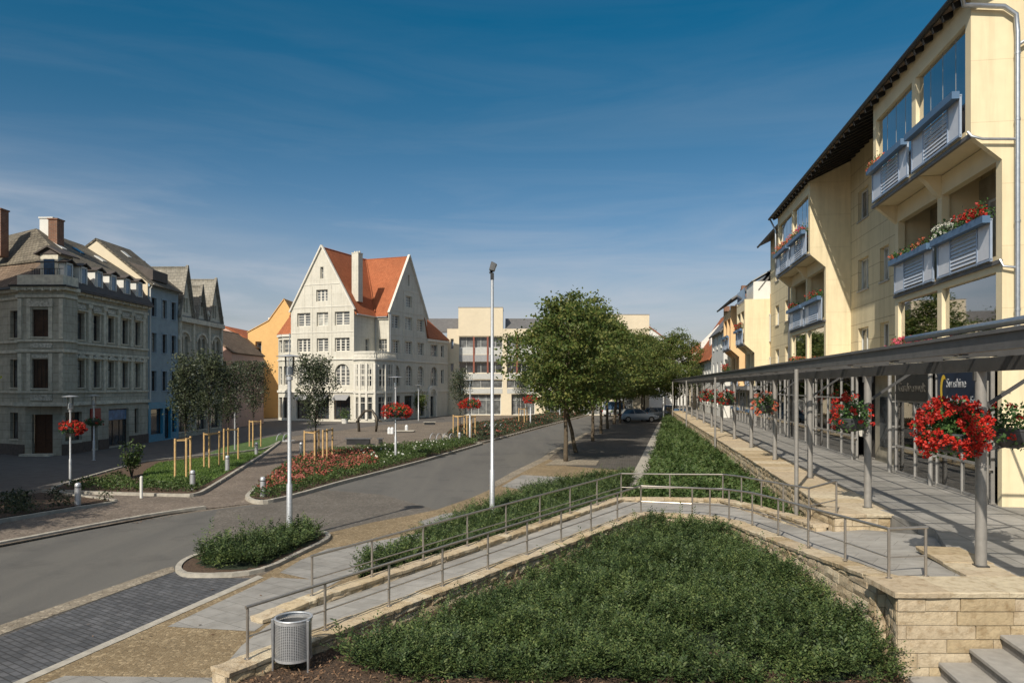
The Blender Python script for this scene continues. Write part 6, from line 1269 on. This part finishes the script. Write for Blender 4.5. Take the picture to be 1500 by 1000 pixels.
# ================================================================ street furniture
def bollard(px, py, label, h=.78, r=.095, mat='galvanised'):
    g = G(px, py); R = empty('bollard', g, 0, label, 'bollard', 'round metal bollards'); b = MB(); b.lathe((0, 0, 0), [(r * 1.1, 0), (r * 1.1, .02), (r, .03), (r, h - .16)], 16); b.build('shaft', mat, R, smooth=True, autosmooth=True)
    b = MB(); b.lathe((0, 0, 0), [(r * .85, h - .162), (r * .85, h - .13)], 16); b.build('groove', 'dark_metal', R); b = MB(); b.lathe((0, 0, 0), [(r, h - .13), (r, h - .06), (r * .8, h - .02), (r * .4, h)], 16); b.build('cap', mat, R, smooth=True, autosmooth=True)
for x, y, l in ((114, 742, 'metal bollard in the soil bed behind the left kerb'), (282, 719, 'metal bollard at the front corner of the lawn'), (333, 692, 'metal bollard halfway along the lawn kerb'), (375.5, 668, 'metal bollard near the far tip of the lawn'),
                (385, 731, 'metal bollard at the pointed tip of the rose bed'), (441, 668, 'metal bollard at the path side of the rose bed'), (673, 650, 'metal bollard in the far bed by the wooden stakes')): bollard(x, y, l)
for x, y, l in ((570, 635, 'short white post on the square, leftmost of the three'), (574.5, 635, 'short white post on the square, middle one of the three'), (595.5, 631, 'short white post on the square, rightmost of the three')):
    g = G(x, y); m_ = MB(); m_.lathe(g, [(.14, 0), (.14, .4), (.09, .5), (.03, .54)], 12); single(m_, 'marker_post', 'lamp_white', g, l, 'post', 'short white posts')
g = G(207, 731); m_ = MB(); m_.lathe(g, [(.05, 0), (.05, .78), (.02, .8)], 10); single(m_, 'marker_post', 'stucco_white', g, 'thin pale post on the footpath in front of the lawn', 'post')
g = G(972, 618); m_ = MB(); m_.lathe(g, [(.07, 0), (.07, 2.7), (.03, 2.75)], 10); single(m_, 'marker_post', 'lamp_white', g, 'slim white post at the bed edge right of the parked cars', 'post')
g = G(344, 660); m_ = MB(); m_.lathe(g, [(.05, 0), (.04, 2.9), (.01, 2.95)], 10); single(m_, 'slim_pole', 'galvanised', g, 'slim pale pole behind the lawn trees', 'pole')
def bench(px0, px1, py, h, d, label, mat='mid_metal'):
    a, b = G(px0, py), G(px1, py); R = empty('bench', (a + b) / 2, 0, label, 'bench'); w = (b - a).length
    for i in range(5): m_ = MB(); m_.box(-w / 2, w / 2, i * d / 5, (i + .8) * d / 5, h - .05, h); m_.build('slat', mat, R)
    m_ = MB(); m_.box(-w / 2 + .1, w / 2 - .1, .05, d - .05, .0, h - .06); m_.build('base', 'dark_metal', R)
bench(505, 543, 651, .42, .5, 'long low dark bench on the square behind the rose bed'); bench(552, 561, 651, .42, .5, 'small dark cube seat right of the long bench')
bench(620, 638, 622, .3, .6, 'low pale stone bench on the square near the white gabled building', 'kerbstone'); bench(575, 606, 633, .12, 1.2, 'flat pale stone plate on the square among the white posts', 'kerbstone')
g = G(539, 632); m_ = MB(); sc_ = g.y / F
P = [(-13, 0), (-15, -18), (-6, -30), (6, -31), (13, -21), (14, -12), (12, 0)]
m_.tube([(g.x + x * sc_, g.y + .3 * math.sin(i), -y * sc_) for i, (x, y) in enumerate(P)], [.12, .10, .13, .10, .15, .11, .10], 6); m_.tube([(g.x - 14.5 * sc_, g.y, 17 * sc_), (g.x - 18 * sc_, g.y + .2, 14 * sc_)], [.11, .05], 8); m_.tube([(g.x + 13.5 * sc_, g.y, 18 * sc_), (g.x + 21 * sc_, g.y - .2, 15 * sc_)], [.12, .05], 8)
single(m_, 'sculpture', 'bronze', g, 'dark bronze arch shaped sculpture on the square', 'sculpture', smooth=True)
def rack(px, py, n, label):
    g = G(px, py); R = empty('bicycle_rack', g, 0, label, 'bicycle rack', 'bicycle racks'); m_ = None
    for i in range(n): m_ = MB(); x = i * .45; m_.tube([(x + .35 * math.cos(t) * .5, .4 * math.cos(t), .05 + .5 * math.sin(t)) for t in np.linspace(0, math.pi, 9)], .03, 6); m_.build('hoop', 'galvanised', R)
    m_ = MB(); m_.box(-.3, n * .45, -.42, -.36, 0, .06); m_.box(-.3, n * .45, .36, .42, 0, .06); m_.build('rail', 'galvanised', R)
rack(634, 646, 4, 'pale bicycle rack at the far end of the rose bed'); rack(712, 630, 4, 'pale bicycle rack behind the far bed'); rack(411, 646, 2, 'small pale bicycle rack at the far tip of the lawn')
g = G(505, 620); R = empty('planter', g, 0, 'planter with pale flowers before the shop of the white gabled building', 'planter'); m_ = MB(); m_.lathe((0, 0, 0), [(.3, 0), (.4, .5), (.38, .5)], 14); m_.build('pot', 'stucco_white', R); mesh_np('plant', leaves(RNG.normal(size=(300, 3)) * .3 + np.array([0, 0, .95]), .16, .7), 4, 'leaf_bed', R)
g = G(613, 613); R = empty('potted_tree', g + Vector((0, 1, 0)), 0, 'small round potted tree beside the farther lamp', 'potted tree'); m_ = MB(); m_.tube([(0, 0, 0), (0, 0, 1.6)], .05, 6); m_.build('trunk', 'bark', R); mesh_np('crown', leaves(RNG.normal(size=(900, 3)) * np.array([.4, .4, .5]) + np.array([0, 0, 2.0]), .2, .6), 4, 'leaf_tree', R)
# litter bin
gb = G(430, 983); R = empty('litter_bin', gb, math.radians(-6), 'round grey perforated metal litter bin on two legs beside the ramp', 'litter bin')
rb, zb0, zb1 = .245, .20, .73
m_ = MB(); nc = 52; nr = 22
for j in range(nr + 1):
    z = zb0 + .04 + (zb1 - zb0 - .06) * j / nr; k0 = len(m_.v)
    for i in range(64): a = 2 * math.pi * i / 64; m_.v += [(rb * math.cos(a), rb * math.sin(a), z - .0035), (rb * math.cos(a), rb * math.sin(a), z + .0035)]
    for i in range(64): a, b = k0 + 2 * i, k0 + 2 * ((i + 1) % 64); m_.f.append((a, b, b + 1, a + 1))
for i in range(nc): a = 2 * math.pi * i / nc; da = .0042 / rb; m_.add([((rb + .001) * math.cos(a - da), (rb + .001) * math.sin(a - da), zb0), ((rb + .001) * math.cos(a + da), (rb + .001) * math.sin(a + da), zb0), ((rb + .001) * math.cos(a + da), (rb + .001) * math.sin(a + da), zb1), ((rb + .001) * math.cos(a - da), (rb + .001) * math.sin(a - da), zb1)], [(0, 1, 2, 3)])
m_.build('mesh_basket', 'galvanised', R)
m_ = MB()
for z0, z1 in ((zb0 - .01, zb0 + .03), (zb1 - .035, zb1 + .012)):
    m_.lathe((0, 0, 0), [(rb + .004, z0), (rb + .006, z1)], 48); m_.f = m_.f[:-2]; m_.build('hoop', 'galvanised', R); m_ = MB()
m_.lathe((0, 0, 0), [(rb + .01, zb1), (rb + .014, zb1 + .012), (rb + .01, zb1 + .022), (rb - .012, zb1 + .022), (rb - .016, zb1 + .008)], 48); m_.f = m_.f[:-2]; m_.build('rim_ring', 'galvanised', R, smooth=True, autosmooth=True)
m_ = MB(); m_.lathe((0, 0, 0), [(.02, zb0 + .01), (rb - .012, zb0 + .012), (rb - .012, zb1 - .06)], 32); m_.f = m_.f[:-1]; m_.build('liner', 'mid_metal', R, smooth=True, autosmooth=True)
for a in (math.radians(200), math.radians(-22)):
    m_ = MB(); x, y = (rb + .022) * math.cos(a), (rb + .022) * math.sin(a); m_.hexa([(x - .012, y - .02, -.02), (x + .012, y - .02, -.02), (x + .012, y + .02, -.02), (x - .012, y + .02, -.02)], [(x - .02, y - .03, zb1 + .01), (x + .02, y - .03, zb1 + .01), (x + .02, y + .03, zb1 + .01), (x - .02, y + .03, zb1 + .01)]); m_.build('leg', 'zinc', R, bevel=.004)
# ================================================================ cars
def car(loc, rz, mat, label, L=4.2, W=1.72, H=1.42, wagon=True, name='parked_car'):
    R = empty(name, loc, rz, label, 'car', 'cars parked under the trees'); h = L / 2
    st = [(-h, .45, .62, .70), (-h + .12, .30, .86, .80), (-h + .9, .25, .90, .86), (-.3, .24, .92, .86), (h - 1.2, .24, .90, .86), (h - .5, .25, .80, .83), (h - .1, .32, .68, .76), (h, .42, .58, .68)]
    b = MB(); k = 8
    for x, z0, z1, w in st: b.v += [(x, -w * .92, z0), (x, -w, z0 + .1), (x, -w, (z0 + z1) / 2 + .05), (x, -w * .94, z1), (x, w * .94, z1), (x, w, (z0 + z1) / 2 + .05), (x, w, z0 + .1), (x, w * .92, z0)]
    for i in range(len(st) - 1):
        for j in range(k): a, c = i * k + j, i * k + (j + 1) % k; b.f.append((a, c, c + k, a + k))
    b.f.append(tuple(range(k - 1, -1, -1))); e = (len(st) - 1) * k; b.f.append(tuple(e + j for j in range(k))); bo = b.build('body', mat, R, smooth=True, autosmooth=True)
    rb_ = -h + (.35 if wagon else .9); cab = [(rb_ - .15, rb_ + .25), (h - 1.25, h - 1.95)]
    gq = MB(); gq.hexa([(cab[0][0], -.76, .88), (cab[1][0], -.76, .88), (cab[1][0], .76, .88), (cab[0][0], .76, .88)], [(cab[0][1], -.62, H - .06), (cab[1][1], -.62, H - .06), (cab[1][1], .62, H - .06), (cab[0][1], .62, H - .06)]); gq.build('window', 'pane_blue', R)
    rf_ = MB(); rf_.hexa([(cab[0][1] - .02, -.64, H - .08), (cab[1][1] + .03, -.64, H - .08), (cab[1][1] + .03, .64, H - .08), (cab[0][1] - .02, .64, H - .08)], [(cab[0][1] + .1, -.55, H), (cab[1][1] - .1, -.55, H), (cab[1][1] - .1, .55, H), (cab[0][1] + .1, .55, H)])
    for sy in (-1, 1):
        for (xa, xb) in ((cab[0][0], cab[0][1]), (cab[1][0], cab[1][1]), ((cab[0][0] + cab[1][0]) / 2, (cab[0][1] + cab[1][1]) / 2)): rf_.bar((xa, sy * .77, .88), (xb, sy * .63, H - .05), .05, .06)
    rf_.build('roof', mat, R)
    for x in (-h + .8, h - .85):
        for sy in (-1, 1):
            w_ = MB(); w_.tube([(x, sy * (W / 2 - .2), .31), (x, sy * (W / 2 + .01), .31)], .31, 20); wo = w_.build('wheel', 'tyre', R, smooth=True, autosmooth=True); w_ = MB(); w_.tube([(x, sy * (W / 2 - .1), .31), (x, sy * (W / 2 + .02), .31)], .19, 14); w_.build('rim', 'rim', wo)
    for sy in (-1, 1):
        l = MB(); l.box(h - .12, h + .005, sy * .62 - .15, sy * .62 + .15, .55, .68); l.build('headlight', 'light_glass', R); l = MB(); l.box(-h - .01, -h + .12, sy * .66 - .1, sy * .66 + .1, .62, .85); l.build('tail_light', 'tail_red', R)
    l = MB(); l.box(-h - .02, -h + .05, -.26, .26, .48, .58); l.build('number_plate', 'lamp_white', R); return R
car((13.75, 82.5, 0), math.radians(4), 'car_silver', 'silver blue estate car, nearest of the parked cars', wagon=True)
car((17.2, 88.0, 0), math.radians(14), 'car_silver', 'silver hatchback parked behind the blue estate car', 3.9)
car((18.9, 85.5, 0), math.radians(80), 'car_black', 'black car parked rightmost under the dark tree', 4.3)
car((13.6, 96.5, 0), math.radians(5), 'car_white', 'white van far behind the parked cars', 4.6, 1.8, 1.95)
car((20.4, 99, 0), math.radians(80), 'car_blue', 'dark blue car beyond the black one', 4.2)
# fallen leaves in the gutter
X, Y = sample(PG([(190, 766), (250, 755), (256, 758), (200, 768)]), 60); X2, Y2 = sample(PG([(0, 925), (256, 836), (900, 1000)]), 1); X, Y = np.concatenate([X, X2]), np.concatenate([Y, Y2])
mass(leaves(np.stack([X, Y, np.full(len(X), .028)], 1), .06, .7, np.array([[0, 0, 1.]]), .8), 4, 'fallen_leaves', 'mulch_chip', 'few fallen leaves lying in the gutter', 'leaves')
# ================================================================ light, sky, camera
to_sun = Vector((-.438 * math.cos(math.radians(39)), -.899 * math.cos(math.radians(39)), math.sin(math.radians(39)))).normalized()
sd = bpy.data.lights.new('sun', 'SUN'); sd.energy = 3.9; sd.angle = math.radians(.5); sd.color = (1, .92, .80); so = bpy.data.objects.new('sun', sd); COL.objects.link(so)
so.rotation_euler = to_sun.to_track_quat('Z', 'Y').to_euler(); so.location = to_sun * 60
W = bpy.data.worlds.new('World'); SC.world = W; W.use_nodes = True; nt = W.node_tree; N, L = nt.nodes, nt.links; bg = N['Background']
sky = N.new('ShaderNodeTexSky'); sky.sky_type = 'NISHITA'; sky.sun_disc = False; sky.sun_elevation = math.radians(39); sky.sun_rotation = math.radians(206); sky.air_density = 1.3; sky.dust_density = 1.2; sky.ozone_density = 2.5
tc = N.new('ShaderNodeTexCoord').outputs['Generated']; sx = N.new('ShaderNodeSeparateXYZ'); L.new(tc, sx.inputs[0])
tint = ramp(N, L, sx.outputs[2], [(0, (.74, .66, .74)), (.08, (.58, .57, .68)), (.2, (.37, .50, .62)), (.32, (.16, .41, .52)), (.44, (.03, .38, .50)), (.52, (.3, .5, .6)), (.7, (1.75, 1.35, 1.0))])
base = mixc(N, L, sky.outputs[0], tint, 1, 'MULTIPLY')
mp = N.new('ShaderNodeMapping'); mp.inputs['Scale'].default_value = (1.6, 1.6, 13); mp.inputs['Rotation'].default_value = (.03, .13, 0); L.new(tc, mp.inputs[0])
cl = noise(N, L, 1.5, 7, mp.outputs[0], .6, .6); cm_ = ramp(N, L, cl, [(.42, (0, 0, 0)), (.82, (1, 1, 1))]); band_ = ramp(N, L, sx.outputs[2], [(0, (.4,) * 3), (.15, (.5,) * 3), (.21, (.26,) * 3), (.27, (.10,) * 3), (.36, (.07,) * 3), (.5, (0, 0, 0))])
mb_ = N.new('ShaderNodeMath'); mb_.operation = 'MULTIPLY_ADD'; L.new(sx.outputs[0], mb_.inputs[0]); mb_.inputs[1].default_value = .13; L.new(sx.outputs[2], mb_.inputs[2]); pb_ = ramp(N, L, mb_.outputs[0], [(0, (.34,) * 3), (.06, (.38,) * 3), (.135, (.32,) * 3), (.155, (.13,) * 3), (.2, (0, 0, 0))])
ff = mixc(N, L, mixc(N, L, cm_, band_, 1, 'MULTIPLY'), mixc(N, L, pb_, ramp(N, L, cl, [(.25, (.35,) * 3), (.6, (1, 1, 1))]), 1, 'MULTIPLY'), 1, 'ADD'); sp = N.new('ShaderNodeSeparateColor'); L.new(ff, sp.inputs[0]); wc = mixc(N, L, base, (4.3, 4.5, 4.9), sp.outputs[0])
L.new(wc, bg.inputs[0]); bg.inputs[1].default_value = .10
cd_ = bpy.data.cameras.new('camera'); cam = bpy.data.objects.new('camera', cd_); COL.objects.link(cam); SC.camera = cam; cam.location = (0, 0, CAM); cam.rotation_euler = (math.radians(90), 0, 0)
cd_.sensor_width = 36; cd_.lens = 36 * F / 1500; cd_.shift_y = 65 / 1500; cd_.clip_end = 3000; cd_.clip_start = .1
SC.view_settings.view_transform = 'Standard'; SC.view_settings.look = 'None'; SC.view_settings.exposure = .36; SC.view_settings.gamma = 1
